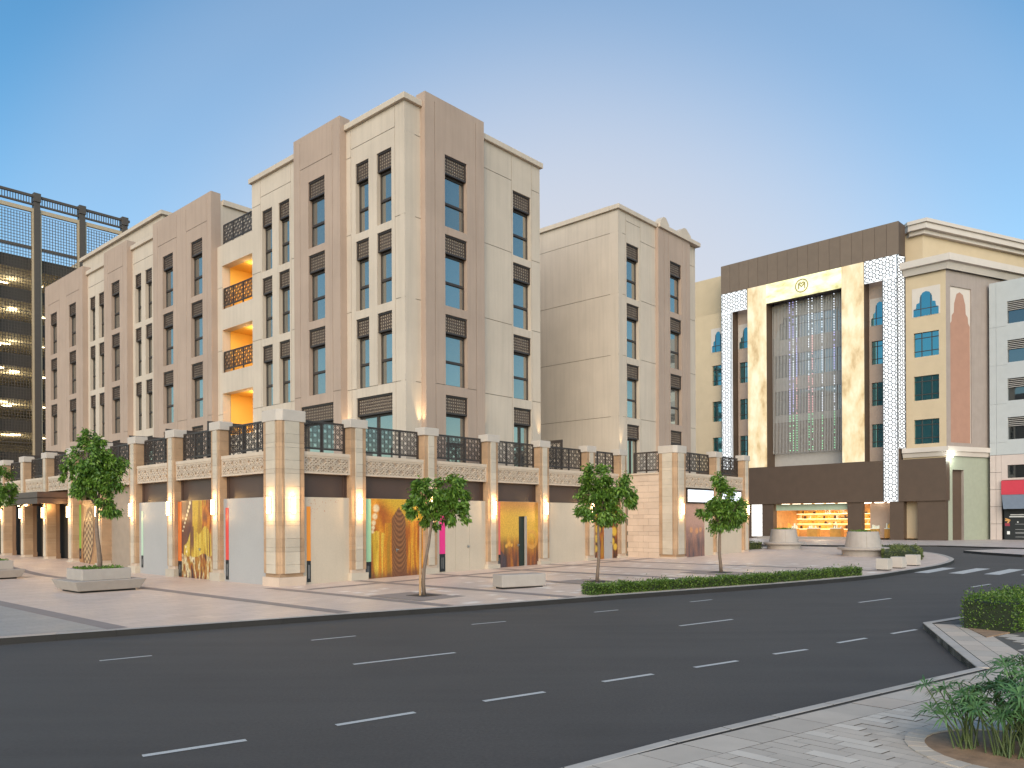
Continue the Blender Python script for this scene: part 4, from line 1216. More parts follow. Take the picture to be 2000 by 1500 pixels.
for (a, b) in ((-20.78, -19.62), (-4.78, -3.60)):
    m_ = MB(); m_.box(a + .02, b - .02, .2, 1.3, 3.7, 25.15); put('return_wall', m_.mesh('return_wall', M['s_brown2']), shopb)
for (a, b) in ((-17.85, -15.9), (-8.5, -6.55)):
    zz = np.linspace(7.3, 25.18, 2)
    m_ = MB(); m_.box(a, b, .0, .12, 7.3, 25.18, 0); m_.box(a + .001, b - .001, .12, 1.75, 7.3, 25.18, 1)
    put('glowing_column', m_.mesh('glowing_column', [M['gold'], M['s_brown2']]), shopb)
m_ = MB(); m_.box(-15.89, -8.51, .02, .14, 23.3, 25.18, 0); m_.box(-15.88, -8.52, .14, .7, 23.31, 25.17, 1); put('glowing_beam', m_.mesh('glowing_beam', [M['gold_beam'], M['s_brown2']]), shopb)
# round emblem: ring with a heart-topped letter M
m_ = MB(); ex, ez, er = -12.25, 24.30, .60
ringp = [(ex + er * math.cos(2 * PI * k / 28), ez + er * math.sin(2 * PI * k / 28)) for k in range(28)]
for k in range(28): m_.bar(ringp[k], ringp[(k + 1) % 28], .07, -.05, .02)
for p, q in (((-.30, -.28), (-.30, .22)), ((.30, -.28), (.30, .22)), ((-.30, .22), (0, -.10)), ((.30, .22), (0, -.10)), ((-.30, .22), (-.15, .32)), ((.30, .22), (.15, .32)), ((-.15, .32), (0, .18)), ((.15, .32), (0, .18))):
    m_.bar((ex + p[0], ez + p[1]), (ex + q[0], ez + q[1]), .07, -.05, .02)
put('round_emblem', m_.mesh('round_emblem', M['gold_metal']), shopb)
# recessed front between the golden columns
m_ = MB()
relief(m_, -15.9, -8.5, 7.2, 25.0, [(-15.4, -8.7, 19.87, 22.0, None), (-15.9, -8.5, 16.12, 18.37, None), (-15.9, -8.5, 12.43, 14.82, None), (-15.9, -8.5, 8.68, 11.73, .08, 1)], .3, lambda s, d, z: (s, 1.75 + d, z))
put('recess_front', m_.mesh('recess_front', [plain('grey_spandrel', (.40, .37, .345), .8, .06), M['s_brown']]), shopb)
for (a, b) in ((19.87, 22.0), (16.12, 18.37), (12.43, 14.82)):
    m_ = MB(); m_.quad((-15.9, 1.95, a), (-8.5, 1.95, a), (-8.5, 1.95, b), (-15.9, 1.95, b)); wd = put('window', m_.mesh('window', M['glass_grey']), shopb)
    m_ = MB()
    for k in range(1, 6): x = -15.9 + 7.4 * k / 6; m_.box(x - .04, x + .04, 1.90, 1.949, a, b)
    m_.box(-15.9, -8.5, 1.90, 1.948, a + (b - a) * .62, a + (b - a) * .62 + .06); put('mullion', m_.mesh('mullion', M['bronze']), wd)
for sgn, x in ((1, -15.9), (-1, -8.5)):       # stepped arch corners over the top window
    m_ = MB()
    pts = [(0, 23.3), (1.5, 23.3), (1.5, 22.1), (1.0, 22.05), (.9, 21.5), (.62, 21.45), (.55, 20.9), (.28, 20.8), (.2, 20.2), (0, 20.1)]
    pts = [(x + sgn * p, z) for p, z in pts]
    if sgn < 0: pts.reverse()
    n = len(m_.v); k = len(pts)
    m_.v += [(p, 1.62, z) for p, z in pts] + [(p, 1.74, z) for p, z in pts]
    m_.f += [tuple(range(n, n + k)), tuple(reversed(range(n + k, n + 2 * k)))] + [(n + i, n + (i + 1) % k, n + k + (i + 1) % k, n + k + i) for i in range(k)]; m_.m += [0] * (k + 2)
    put('stepped_corner', m_.mesh('stepped_corner', M['s_pale']), shopb)
m_ = MB()
for x in np.arange(-15.8, -8.55, .15): m_.box(x - .036, x + .036, 1.25, 1.27, 8.6, 23.3)
tag(put('mesh_curtain', m_.mesh('mesh_curtain', M['mesh_grey']), shopb), kind='stuff')
LED = [emit('led_violet', (.50, .48, 1.0), .95), emit('led_rose', (1.0, .50, .52), .75), emit('led_white', (.80, .88, 1.0), .95), emit('led_green', (.30, .85, .45), .6)]
for x, seq in ((-14.05, (3, 0, 0, 0)), (-13.7, (3, 0, 2, 0)), (-13.35, (3, 1, 0, 2)), (-12.15, (3, 1, 2, 2)), (-11.8, (3, 1, 1, 2)), (-10.85, (3, 2, 2, 2)), (-9.7, (3, 2, 0, 2))):
    m_ = MB(); zz = 8.8
    while zz < 23.2:
        k = seq[min(3, int((zz - 8.8) / 3.6) if zz > 10.5 else 0)]
        if random.random() < .8: m_.box(x - .025, x + .025, 1.18, 1.23, zz, zz + .07, k)
        zz += .24
    tag(put('led_string', m_.mesh('led_string', LED), shopb), kind='stuff')
# walls and windows beside the columns, cream wings
def arch_panel(x0, x1, z0, z1, y, matw, matf):
    """stepped-arch window with a white surround, facing -y"""
    w = x1 - x0
    m_ = MB(); m_.box(x0 - .12, x1 + .12, y - .03, y, z0 - .02, z1 + .35, 0)
    o = put('arch_surround', m_.mesh('arch_surround', matf), shopb)
    prof = [(0, 0), (1, 0), (1, .30), (.90, .34), (.88, .52), (.76, .56), (.74, .78), (.64, .95), (.5, 1.0), (.36, .95), (.26, .78), (.24, .56), (.12, .52), (.10, .34), (0, .30)]
    m_ = MB(); m_.poly([(x0 + p * w, y - .035, z0 + q * (z1 - z0)) for p, q in prof]); put('arch_pane', m_.mesh('arch_pane', matw), o)
    m_ = MB()
    for f in (.30, .70): m_.box(x0 + f * w - .03, x0 + f * w + .03, y - .05, y - .036, z0, z0 + (z1 - z0) * .86)
    m_.box(x0 + .03, x1 - .03, y - .049, y - .0361, z0 + (z1 - z0) * .28, z0 + (z1 - z0) * .31); put('mullion', m_.mesh('mullion', M['bronze']), o)
def wing(x0, x1, y, mat, wx0, wx1, name='wing_wall'):
    m_ = MB()
    relief(m_, x0, x1, .25, 23.6, [(wx0, wx1, a, b, None) for a, b in LRT], .35, lambda s, d, z: (s, y + d, z))
    put(name, m_.mesh(name, mat), shopb)
    for a, b in LRT:
        m_ = MB(); m_.quad((wx0, y + .2, a), (wx1, y + .2, a), (wx1, y + .2, b), (wx0, y + .2, b)); o = put('window', m_.mesh('window', M['glass_teal']), shopb)
        m_ = MB()
        for f in (.30, .70): x = wx0 + (wx1 - wx0) * f; m_.box(x - .03, x + .03, y + .15, y + .199, a, b)
        for f in (.24, .78): z = a + (b - a) * f; m_.box(wx0, wx1, y + .16, y + .198, z - .03, z + .03)
        put('mullion', m_.mesh('mullion', M['bronze']), o)
    arch_panel(wx0, wx1, 19.6, 21.7, y, M['glass_teal'], M['s_white'])
wing(-19.62, -17.86, 1.3, M['s_pale'], -19.45, -17.9); wing(-6.54, -4.80, 1.3, M['s_pale'], -6.35, -4.85)
wing(-26.0, -20.79, .8, M['s_cream'], -22.3, -20.3 - .6); wing(-3.52, -.05, .8, M['s_cream'], -2.6, -.6)
m_ = MB(); m_.box(-26, -3.5, 2.3, 18, 3.7, 23.5); m_.box(-26, -2.1, 5.2, 18, .25, 3.69); put('rear_block', m_.mesh('rear_block', M['s_cream']), shopb)
# side front at the corner
gx, gy = .3424, .9396
def side(s, d, z, y0=.8): return (-.05 + gx * s - gy * d, y0 + gy * s + gx * d, z)
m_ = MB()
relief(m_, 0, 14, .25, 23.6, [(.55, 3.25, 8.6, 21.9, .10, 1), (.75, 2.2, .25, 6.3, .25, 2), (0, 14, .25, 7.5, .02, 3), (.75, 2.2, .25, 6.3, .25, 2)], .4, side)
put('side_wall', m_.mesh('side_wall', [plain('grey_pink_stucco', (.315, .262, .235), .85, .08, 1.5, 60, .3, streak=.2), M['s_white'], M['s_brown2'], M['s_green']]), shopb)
prof = [(0, 0), (1, 0), (1, .78), (.92, .80), (.9, .84), (.80, .86), (.78, .92), (.66, .985), (.5, 1.0), (.34, .985), (.22, .92), (.2, .86), (.10, .84), (.08, .80), (0, .78)]
m_ = MB(); m_.poly([side(.62 + p * 2.56, .09, 8.62 + q * 12.9) for p, q in prof]); put('arched_niche', m_.mesh('arched_niche', M['s_pink']), shopb)
def moulding(z0, z1, prj, name, x0, y, glen, mat, y0=None):
    """cornice along the front then along the side front"""
    steps = [(z0, prj * .35), (z0 + (z1 - z0) * .3, prj * .55), (z0 + (z1 - z0) * .45, prj * .62), (z0 + (z1 - z0) * .5, prj), (z1, prj)]
    m_ = MB()
    for (za, pa), (zb, pb) in zip(steps, steps[1:]):
        def ring(p, z):
            k = p * math.tan((PI - math.acos(-gx)) / 2) if False else p * .70
            return [(x0, y - p, z), (-.05 + (x0 * 0) + k, y - p, z), (-.05 + gx * glen + gy * p, y + gy * glen - gx * p, z)]
        a, b = ring(pa, za), ring(pb, zb)
        for i in range(2): m_.quad(a[i], a[i + 1], b[i + 1], b[i])
    t = [(x0, y - prj, z1), (-.05 + prj * .70, y - prj, z1), (-.05 + gx * glen + gy * prj, y + gy * glen - gx * prj, z1), (-.05 + gx * glen - 1, y + gy * glen, z1), (x0, y + 3, z1)]
    m_.poly(t)
    put(name, m_.mesh(name, mat), shopb)
moulding(23.2, 24.35, .75, 'cornice', -3.5, .8, 14, M['s_white'])
moulding(7.45, 8.25, .35, 'belt_course', -3.5, .8, 14, M['s_white'])
# set-back upper block
m_ = MB(); m_.prism([(-26, 2.6), (-2.4, 2.6), (-2.4 + gx * 18, 2.6 + gy * 18), (-20, 2.6 + gy * 18)], 23.4, 28.0); put('upper_block', m_.mesh('upper_block', M['s_cream']), shopb)
for (za, zb, p) in ((27.2, 27.55, .35), (27.55, 28.05, .7), (28.05, 28.35, .85)):
    m_ = MB(); m_.prism([(-3.4, 2.6 - p), (-2.4 + p * .7, 2.6 - p), (-2.4 + gx * 18 + gy * p, 2.6 + gy * 18 - gx * p), (-20, 2.6 + gy * 18)], za, zb); put('cornice', m_.mesh('cornice', M['s_white']), shopb)
# lower brown band and ground floor
for a, b in ((-24, -4.85), (-3.52, .2)):
    m_ = MB(); m_.box(a, b, -.28, .75, 3.65, 7.25); put('brown_fascia', m_.mesh('brown_fascia', M['s_brown2']), shopb)
m_ = MB(); m_.box(-4.84, -3.53, -.1, .75, 3.66, 7.24); put('brown_fascia', m_.mesh('brown_fascia', M['s_brown2']), shopb)
for a, b in ((-24, -17.45), (-16.3, -15.15), (-8.0, -6.75), (-4.33, -3.18), (-2.07, .12)):
    m_ = MB(); m_.box(a, b, -.15, .6, .25, 3.65); put('ground_pillar', m_.mesh('ground_pillar', M['s_brown2']), shopb)
m_ = MB()
for k in range(7): m_.box(-17.44, -16.31, -.1, .0, .5 + k * .45, .5 + k * .45 + .43)
put('lit_panel_stack', m_.mesh('lit_panel_stack', emit('white_lit_board', (1, .98, .95), .6)), shopb)
# shop interior
m_ = MB(); M['shop_in'] = plain('warm_shop_wall', (.60, .33, .13), .6, .25, 2.5)
m_.quad((-15.2, 5, .45), (-2, 5, .45), (-2, 5, 3.6), (-15.2, 5, 3.6)); m_.quad((-15.2, .0, .44), (-2, .0, .44), (-2, 5, .44), (-15.2, 5, .44)); m_.quad((-15.2, .3, 3.64), (-2, .3, 3.64), (-2, 5, 3.64), (-15.2, 5, 3.64))
m_.quad((-15.2, 0, .45), (-15.2, 5, .45), (-15.2, 5, 3.6), (-15.2, 0, 3.6)); m_.quad((-2, 0, .45), (-2, 5, .45), (-2, 5, 3.6), (-2, 0, 3.6))
put('shop_room', m_.mesh('shop_room', M['shop_in']), shopb)
m_ = MB()
for x in np.arange(-14.8, -2.3, 1.1):
    m_.box(x, x + .75, .9, 1.1, 3.58, 3.63); m_.box(x, x + .75, 3.2, 3.4, 3.58, 3.63)
put('shop_ceiling_lamps', m_.mesh('shop_ceiling_lamps', M['lit_shop']), shopb)
GOODS = [plain('gold_goods', (.85, .52, .10), .3, .2), plain('cream_goods', (.85, .78, .62), .5, .1), plain('wood_counter', (.52, .28, .07), .4, .2), plain('dark_goods', (.08, .05, .04), .5, .1), plain('pale_display', (.80, .84, .74), .4, .1), emit('lit_shelf', (1, .82, .50), 1.5)]
m_ = MB()
for j in range(4):
    zb = 1.15 + j * .5
    m_.box(-15, -2.2, 4.55, 4.98, zb, zb + .04, 5)
    x = -14.9
    while x < -2.4:
        w = random.uniform(.08, .22); m_.box(x, x + w, 4.6, 4.8, zb + .04, zb + .04 + random.uniform(.12, .38), random.choice((0, 0, 0, 1, 3, 2))); x += w + random.uniform(.03, .16)
tag(put('shelf_goods', m_.mesh('shelf_goods', GOODS), shopb), kind='stuff')
for x in (-14.4, -12.3, -10.1, -6.4, -5.2, -3.0):
    m_ = MB(); w = 1.0 if x < -7 else .7
    m_.box(x, x + w, 1.0, 1.7, .45, 1.25, 2); m_.box(x, x + w, .96, 1.74, 1.25, 1.32, 4)
    for k in range(5): a = x + .08 + k * (w - .2) / 4; m_.box(a, a + .1, 1.2, 1.35, 1.32, 1.32 + random.uniform(.15, .5), random.choice((0, 1, 4)))
    put('shop_counter', m_.mesh('shop_counter', GOODS), shopb)
m_ = MB(); m_.quad((-15.1, .35, 3.0), (-8.0, .35, 3.0), (-8.0, .35, 3.6), (-15.1, .35, 3.6)); put('shop_fascia', m_.mesh('shop_fascia', plain('pale_green_fascia', (.45, .55, .42), .5, .1)), shopb)
m_ = MB(); m_.box(-16.5, -8.05, -1.6, -.2, .25, .40); m_.box(-16.3, -8.1, -1.0, -.2, .40, .52); put('shop_steps', m_.mesh('shop_steps', M['concrete']), shopb)
warm_light('shop_light', (-11.5, 2.2, 3.2), 95, shopb, .5, color=(1, .85, .6)); warm_light('shop_light', (-5.2, 2.2, 3.2), 65, shopb, .5, color=(1, .85, .6))
m_ = MB(); m_.lathe([(.02, 7.28), (.16, 7.28), (.18, 7.42)], 14, .35, .55); dl = put('downlight', m_.mesh('downlight', emit('cool_downlight', (.95, 1, .92), 20)), shopb)
warm_light('downlight_beam', (.55, .9, 7.1), 30, dl, .08, color=(.92, 1, .85))

# ------------------------------------------------------------------ pale office block at the right edge
office = thing('office_block', 'pale blue-grey block with louvred windows above a stone-clad shop floor at the right edge', 'building', (41.55, 68.5, .1), R(-44.96)); office.scale = (.95, .95, .95)
M['o_grey'] = plain('blue_grey_panel', (.40, .42, .43), .6, .05, 1.5, 40, .05)
M['o_stone'] = plain('pinkish_cladding', (.50, .42, .39), .7, .06, 1.5, 40, .1)
OW = [(19.7, 21.7), (16.2, 18.2), (12.75, 14.75), (9.25, 11.25)]
m_ = MB()
relief(m_, .02, 16, 7.9, 23.6, [(x, x + 3.2, a, b, None) for a, b in OW for x in (1.45, 5.6, 9.8)] + [(.55, .58, 7.9, 23.6, .03)] + [(.02, 1.4, z, z + .03, .03) for z in (9, 12.5, 16, 19.5)], .4, lambda s, d, z: (s, d, z))
put('upper_wall', m_.mesh('upper_wall', M['o_grey']), office)
m_ = MB(); m_.box(.6, 16, .45, 12, -.1, 23.4); put('inner_block', m_.mesh('inner_block', M['dark']), office)
for a, b in OW:
    for x in (1.45, 5.6, 9.8):
        m_ = MB(); m_.quad((x, .3, a), (x + 3.2, .3, a), (x + 3.2, .3, a + 1.15), (x, .3, a + 1.15)); o = put('window', m_.mesh('window', M['glass_dark']), office)
        for k in range(5):
            m_ = cached('louvre', lambda: (lambda q: (q.box(0, 3.2, 0, .16, 0, .05), q.mesh('louvre', plain('louvre_blade', (.42, .40, .38), .6, .05)))[1])(MB())); put('louvre', m_, o, (x, .1, a + 1.2 + k * .165))
# stone cladding panels at the base
xx = [.02, .5, .95]
for i in range(2):
    for j in range(5):
        za, zb = .1 + j * 1.56, .1 + (j + 1) * 1.56 - .03
        m_ = MB(); m_.box(xx[i] + .012, xx[i + 1] - .012, 0, .2, za, zb); put('cladding_panel', m_.mesh('cladding_panel', M['o_stone']), office)
for (a, b, c, d) in ((.95, 16, 6.95, 7.87), (.95, 16, 5.6, 5.78), (.95, 1.4, 5.78, 6.95)):
    m_ = MB(); m_.box(a, b, 0, .2, c, d); put('cladding_panel', m_.mesh('cladding_panel', M['o_stone']), office)
m_ = MB(); m_.quad((1.4, .2, 5.78), (16, .2, 5.78), (16, .2, 6.95), (1.4, .2, 6.95)); put('window', m_.mesh('window', M['glass_dark']), office)
m_ = MB(); m_.box(.97, 16, -.25, .15, 4.28, 5.55); put('sign_board', m_.mesh('sign_board', plain('crimson_sign', (.50, .035, .06), .45, .05)), office)
m_ = MB(); n = 0
m_.poly([(.99, -.22, 4.27), (16, -.22, 4.27), (16, -1.0, 2.98), (1.3, -1.0, 2.98)]); m_.poly([(.99, -.22, 4.25), (1.3, -1.0, 2.96), (1.3, .15, 2.96), (.99, .15, 4.25)]); put('awning', m_.mesh('awning', plain('slate_blue_awning', (.13, .16, .21), .8, .08)), office)
m_ = MB(); m_.box(1.15, 16, 0, .1, .2, 2.94, 0)
def flat(x0, x1, z0, z1, k): m_.box(x0, x1, -.012, 0, z0, z1, k)
flat(1.62, 2.9, 2.42, 2.50, 1); flat(1.55, 3.0, 2.24, 2.34, 1)
for p, q in (((1.22, 2.12), (1.60, 1.98)), ((1.60, 1.98), (1.40, 1.72)), ((1.2, 1.95), (1.62, 1.95))): m_.bar(p, q, .10, -.014, 0, 2)
flat(1.2, 1.58, 1.45, 1.72, 3); flat(1.36, 1.58, .70, .98, 1); flat(2.15, 2.25, 1.75, 1.86, 1)
for z in (1.60, 1.12, .86, .78, .45): flat(2.0, 2.9, z, z + .035, 4)
put('poster_window', m_.mesh('poster_window', [M['black_label'], plain('white_print', (.75, .75, .75), .5, .02), plain('orange_print', (.70, .36, .12), .5, .05), plain('maroon_print', (.28, .03, .06), .5, .05), plain('grey_print', (.32, .32, .33), .5, .02)]), office)

# ------------------------------------------------------------------ multi-storey car park behind the hotel
kx, ky = to_world(0, 60)
park = thing('car_park', 'open multi-storey car park with brown steel mesh screens and lit decks behind the hotel', 'building', (kx, ky, 0), ROT)
M['k_steel'] = plain('brown_steel', (.075, .058, .045), .5, .1)
M['k_edge'] = plain('tan_steel_edge', (.42, .33, .22), .6, .08)
M['k_deck'] = plain('deck_concrete', (.50, .44, .34), .8, .1)
M['k_dark'] = plain('dark_deck_edge', (.075, .062, .05), .7, .1)
posts = [-4.7, -.75, 3.2, 7.2, 11.15, 15.1, 19.1]
for x in posts:
    m_ = MB(); m_.box(x - .26, x + .26, -.5, .1, 0, 32.2, 0); m_.box(x - .40, x - .26, -.4, .0, 0, 31.2, 1); m_.box(x + .26, x + .40, -.4, 0, 0, 31.2, 1)
    m_.box(x - .3, x + .3, -.6, .2, 32.2, 33.0, 0)
    put('screen_post', m_.mesh('screen_post', [M['k_steel'], M['k_edge']]), park)
m_ = MB(); m_.box(-6, 19.6, -.45, -.2, 32.6, 32.82, 0); m_.box(-6, 19.4, -.42, -.2, 31.85, 32.0, 0)
for x in np.arange(-6, 19.3, .22): m_.box(x, x + .04, -.38, -.25, 32.0, 32.55, 0)
put('top_truss', m_.mesh('top_truss', [M['k_steel']]), park)
m_ = MB(); m_.box(-6, 19.1, -.4, -.1, 31.2, 31.55); put('top_rail', m_.mesh('top_rail', M['k_edge']), park)
KLIT = emit('deck_tube_light', (1.0, .84, .52), 9.0)
for k in range(9):
    zt = 26.4 - 3.06 * k
    m_ = MB(); m_.box(-8, 24, .6, 16, zt - .40, zt, 0); m_.box(-8, 24, .5, .62, zt - .45, zt + .70, 1)
    dk = put('parking_deck', m_.mesh('parking_deck', [M['k_deck'], M['k_dark']]), park)
    tl = cached('tube', lambda: (lambda q: (q.box(0, .8, 0, .12, -.52, -.45), q.mesh('tube_light', KLIT))[1])(MB()))
    for x in (-2.2, 2.0, 8.3 + .5 * (k % 3), 9.9, 12.6 + .4 * (k % 2), 17.2): put('tube_light', tl, dk, (x, 2.2 + (x * 7 + k * 2.3) % 5, zt))
    warm_light('deck_light', (10.5, 5, zt - .9), 75, dk, .3, color=(1, .85, .52)); warm_light('deck_light', (4, 5, zt - .9), 75, dk, .3, color=(1, .85, .52))
m_ = MB(); m_.box(-8, 24, 15.6, 16, 0, 26); put('rear_wall', m_.mesh('rear_wall', M['k_deck']), park)
m_ = MB(); m_.box(17.8, 24, 4, 12, 26.4, 30.2); put('stair_tower', m_.mesh('stair_tower', M['k_edge']), park)
def mesh_panel():
    m_ = MB(); w, h = 3.14, 3.0
    for i in range(14): x = w * i / 13; m_.bar((x, 0), (x, h), .05, 0, .03)
    for j in range(12): z = h * j / 11; m_.bar((0, z), (w, z), .045, .005, .028)
    return m_.mesh('mesh_panel', M['k_steel'])
for a, b in zip(posts, posts[1:]):
    for k in range(9):
        z = 28.0 - 3.06 * k
        put('mesh_panel', cached('mesh_panel', mesh_panel), park, (a + .41, -.25, z))
    m_ = MB(); m_.box(a + .3, b - .3, -.3, -.1, 27.75, 27.98); put('screen_rail', m_.mesh('screen_rail', M['k_steel']), park)

# ------------------------------------------------------------------ trees, hedges, plants
def leaf_cloud(name, centres, dirs, length, width, mat, rng, droop=.5):
    """one small folded leaf (two quads) at each centre"""
    n = len(centres)
    c = np.asarray(centres); d = np.asarray(dirs)
    d = d / np.linalg.norm(d, axis=1, keepdims=True)
    d[:, 2] -= droop; d /= np.linalg.norm(d, axis=1, keepdims=True)
    r = rng.normal(size=(n, 3)); s = np.cross(d, r); s /= np.linalg.norm(s, axis=1, keepdims=True)
    nrm = np.cross(d, s)
    L = (length * rng.uniform(.65, 1.3, n))[:, None]; W = (width * rng.uniform(.7, 1.25, n))[:, None]
    v = np.empty((n, 4, 3))
    v[:, 0] = c - d * L * .5; v[:, 1] = c + s * W * .5 + nrm * W * .18 - d * L * .05; v[:, 2] = c + d * L * .5 - np.array((0, 0, 1)) * L * .12; v[:, 3] = c - s * W * .5 + nrm * W * .18 - d * L * .05
    verts = v.reshape(-1, 3)
    me = bpy.data.meshes.new(name)
    me.vertices.add(4 * n); me.vertices.foreach_set('co', verts.ravel())
    me.loops.add(4 * n); me.loops.foreach_set('vertex_index', np.arange(4 * n, dtype=np.int32))
    me.polygons.add(n); me.polygons.foreach_set('loop_start', np.arange(0, 4 * n, 4, dtype=np.int32)); me.polygons.foreach_set('loop_total', np.full(n, 4, dtype=np.int32))
    me.materials.append(mat); me.update(); me.validate()
    return me
def tree(name, label, base, blobs, ppm, px0, trunk_r, lean=0, leaves=2600, stake=False, seed=1, group='young street trees', z0=None, leaf=(.135, .055), mat='leaf'):
    """blobs: (dx, z, r) clumps of the crown relative to the trunk foot"""
    rng = np.random.default_rng(seed)
    x, y = base; zg = H(x, y) if z0 is None else z0
    t = thing(name, label, 'tree', (x, y, zg), 0, group)
    mb_ = MB()
    zs_ = min(b[1] - b[2] * .6 for b in blobs); zt = max(b[1] for b in blobs)
    cxm = sum(b[0] * b[2] for b in blobs) / sum(b[2] for b in blobs)
    pts = [(lean * f * f * .6 + .03 * math.sin(f * 7 + seed), .02 * math.cos(f * 5 + seed), f * (zs_ + .25)) for f in np.linspace(0, 1, 7)]
    mb_.tube(pts, [trunk_r * (1.25 - .55 * f) for f in np.linspace(0, 1, 7)], 9)
    top = Vector(pts[-1])
    cen, dirs = [], []
    tot = sum(b[2] ** 2 for b in blobs)
    for (bx, bz, br) in blobs:
        by = rng.uniform(-.35, .35) * br
        ctr = Vector((bx, by, bz))
        mid = (top + ctr) / 2 + Vector((0, 0, .08))
        mb_.tube([tuple(top - Vector((0, 0, .1))), tuple(mid), tuple(ctr + Vector((0, 0, br * .3)))], [trunk_r * .55, trunk_r * .36, trunk_r * .12], 6)
        nsub = max(9, int(30 * br))
        n = int(leaves * 2.5 * br ** 2 / tot)
        subs = []
        for _ in range(nsub):
            q = rng.normal(size=3); q /= np.linalg.norm(q); q *= br * rng.uniform(.35, 1.0) ** .6; q[2] *= .92
            subs.append(q)
            if rng.random() < .5: mb_.tube([tuple(ctr), tuple(ctr + Vector(q) * .95)], [trunk_r * .13, trunk_r * .05], 4, cap=False)
        for k in range(n):
            s = subs[rng.integers(nsub)]
            p = s + rng.normal(size=3) * br * .15
            cen.append((bx + p[0], by + p[1], bz + p[2])); dd = p + rng.normal(size=3) * br * .5; dirs.append(dd)
    put('trunk', mb_.mesh('trunk', M['bark'], True), t)
    put('crown', leaf_cloud('crown', cen, dirs, leaf[0], leaf[1], M[mat], rng), t)
    if stake:
        s_ = MB(); s_.tube([(-.10, -.10, -.05), (-.08, -.09, 1.95)], [.035, .035], 8); put('stake', s_.mesh('stake', M['stake']), t)
    return t
def B(ppm, px0, py_ground, zg_rel, lst):
    """crown clumps from photograph measurements: (x, y, radius_m)"""
    return lst
def pit(x, y, parent):
    m_ = MB(); m_.box(-.36, .36, -.36, .36, .002, .012, 0); m_.box(-1.1, 1.1, -1.1, 1.1, .001, .0065, 1)
    put('tree_grate', m_.mesh('tree_grate', [M['kerb_dark'], M['inlay']]), parent, (0, 0, 0), ROT)
t = tree('street_tree', 'two-lobed young tree with a timber stake in front of the orange mural', (-2.50, 22.31), [(.0, 2.95, .42), (.72, 3.0, .50), (1.0, 2.78, .30), (-.12, 2.42, .40), (.40, 2.25, .46), (.88, 2.30, .42), (.35, 2.75, .35)], 0, 0, .045, .42, 2900, True, 3); pit(0, 0, t)
t = tree('street_tree', 'tallest wide-crowned young tree between the two plain hoardings', (2.84, 26.15), [(.0, 3.35, .62), (.72, 3.15, .58), (-.30, 2.9, .45), (.95, 2.75, .45), (-.05, 2.45, .60), (.45, 2.2, .50), (-.55, 2.15, .30), (.30, 2.95, .5)], 0, 0, .050, .12, 3600, False, 5); pit(0, 0, t)
t = tree('street_tree', 'slim tree with a pointed crown in front of the lit white signs', (7.79, 29.49), [(.02, 3.35, .42), (-.02, 2.75, .62), (.45, 2.35, .58), (-.40, 2.35, .48), (.15, 2.05, .62), (.72, 2.10, .38)], 0, 0, .055, -.10, 3200, False, 8); pit(0, 0, t)

# hedges: leaves over the surface and through the outer layer of a run of rounded boxes
def hedge(name, label, a, b, width, height, n, seed, cat='hedge', mat='leaf_h', leaf=(.055, .03), group=None, soft=.0, twigs=True):
    rng = np.random.default_rng(seed)
    a, b = np.array(a, float), np.array(b, float); L = np.linalg.norm(b - a); ang = math.atan2(*(b - a)[::-1])
    zA, zB = H(*a), H(*b)
    t = thing(name, label, cat, (a[0], a[1], zA), ang, group)
    s = rng.uniform(0, L, n); face = rng.random(n)
    w = rng.uniform(-1, 1, n); hh = rng.uniform(0, 1, n)
    depth = rng.exponential(.035, n)
    x = s.copy(); y = np.empty(n); z = np.empty(n); dx = np.zeros((n, 3))
    top = face < .45; fr = (face >= .45) & (face < .78); bk = face >= .78
    wob = 1 + .10 * np.sin(s * 5.1 + seed) + .08 * np.sin(s * 11.7) ; bumps = rng.normal(0, .03, n) + .035 * np.sin(s * 23 + w * 5) * height
    y[top] = w[top] * width / 2; z[top] = (height * wob * (1 - soft * (w ** 2)))[top] - depth[top] + bumps[top]
    y[fr] = -width / 2 * wob[fr] + depth[fr]; z[fr] = hh[fr] * height * wob[fr]
    y[bk] = width / 2 - depth[bk]; z[bk] = hh[bk] * height
    dx[:, 2] = .9; dx[fr] += (0, -1, -.3); dx[bk] += (0, 1, 0); dx += rng.normal(0, .6, (n, 3))
    ends = rng.random(n) < .05; x[ends] = rng.choice((0, L), ends.sum()); y[ends] = w[ends] * width / 2; z[ends] = hh[ends] * height
    up = (rng.random(n) < .03) & top; z[up] += rng.uniform(.02, .12, up.sum())
    c = np.stack((x, y, z + x / L * (zB - zA)), 1)
    put('foliage', leaf_cloud('foliage', c, dx, leaf[0], leaf[1], M[mat], rng, .0), t)
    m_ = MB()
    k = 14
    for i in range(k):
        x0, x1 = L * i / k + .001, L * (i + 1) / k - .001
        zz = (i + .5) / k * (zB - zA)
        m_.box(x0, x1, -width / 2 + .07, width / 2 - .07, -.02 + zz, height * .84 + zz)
    put('inner_branches', m_.mesh('inner_branches', plain('dark_hedge_twigs', (.018, .026, .010), .95, .3)), t)  # dark core boxes behind the leaves
    return t
HG = 'clipped hedge runs along the plaza kerb'
HP = [(2.05, 21.95), (4.45, 23.2), (8.05, 25.05), (12.05, 27.6)]
tA = thing('kerb_hedge', 'long low clipped hedge running along the plaza kerb', 'hedge', (2.05, 21.95, H(2.05, 21.95)))
for i in range(3):
    seg = hedge('foliage', 'x', HP[i], HP[i + 1], .50, .27, 5200, 20 + i, leaf=(.06, .032))
    for ch in list(seg.children):
        mw = (seg.location - tA.location)
        ch.parent = tA; ch.location = mw; ch.rotation_euler = seg.rotation_euler
    bpy.data.objects.remove(seg)
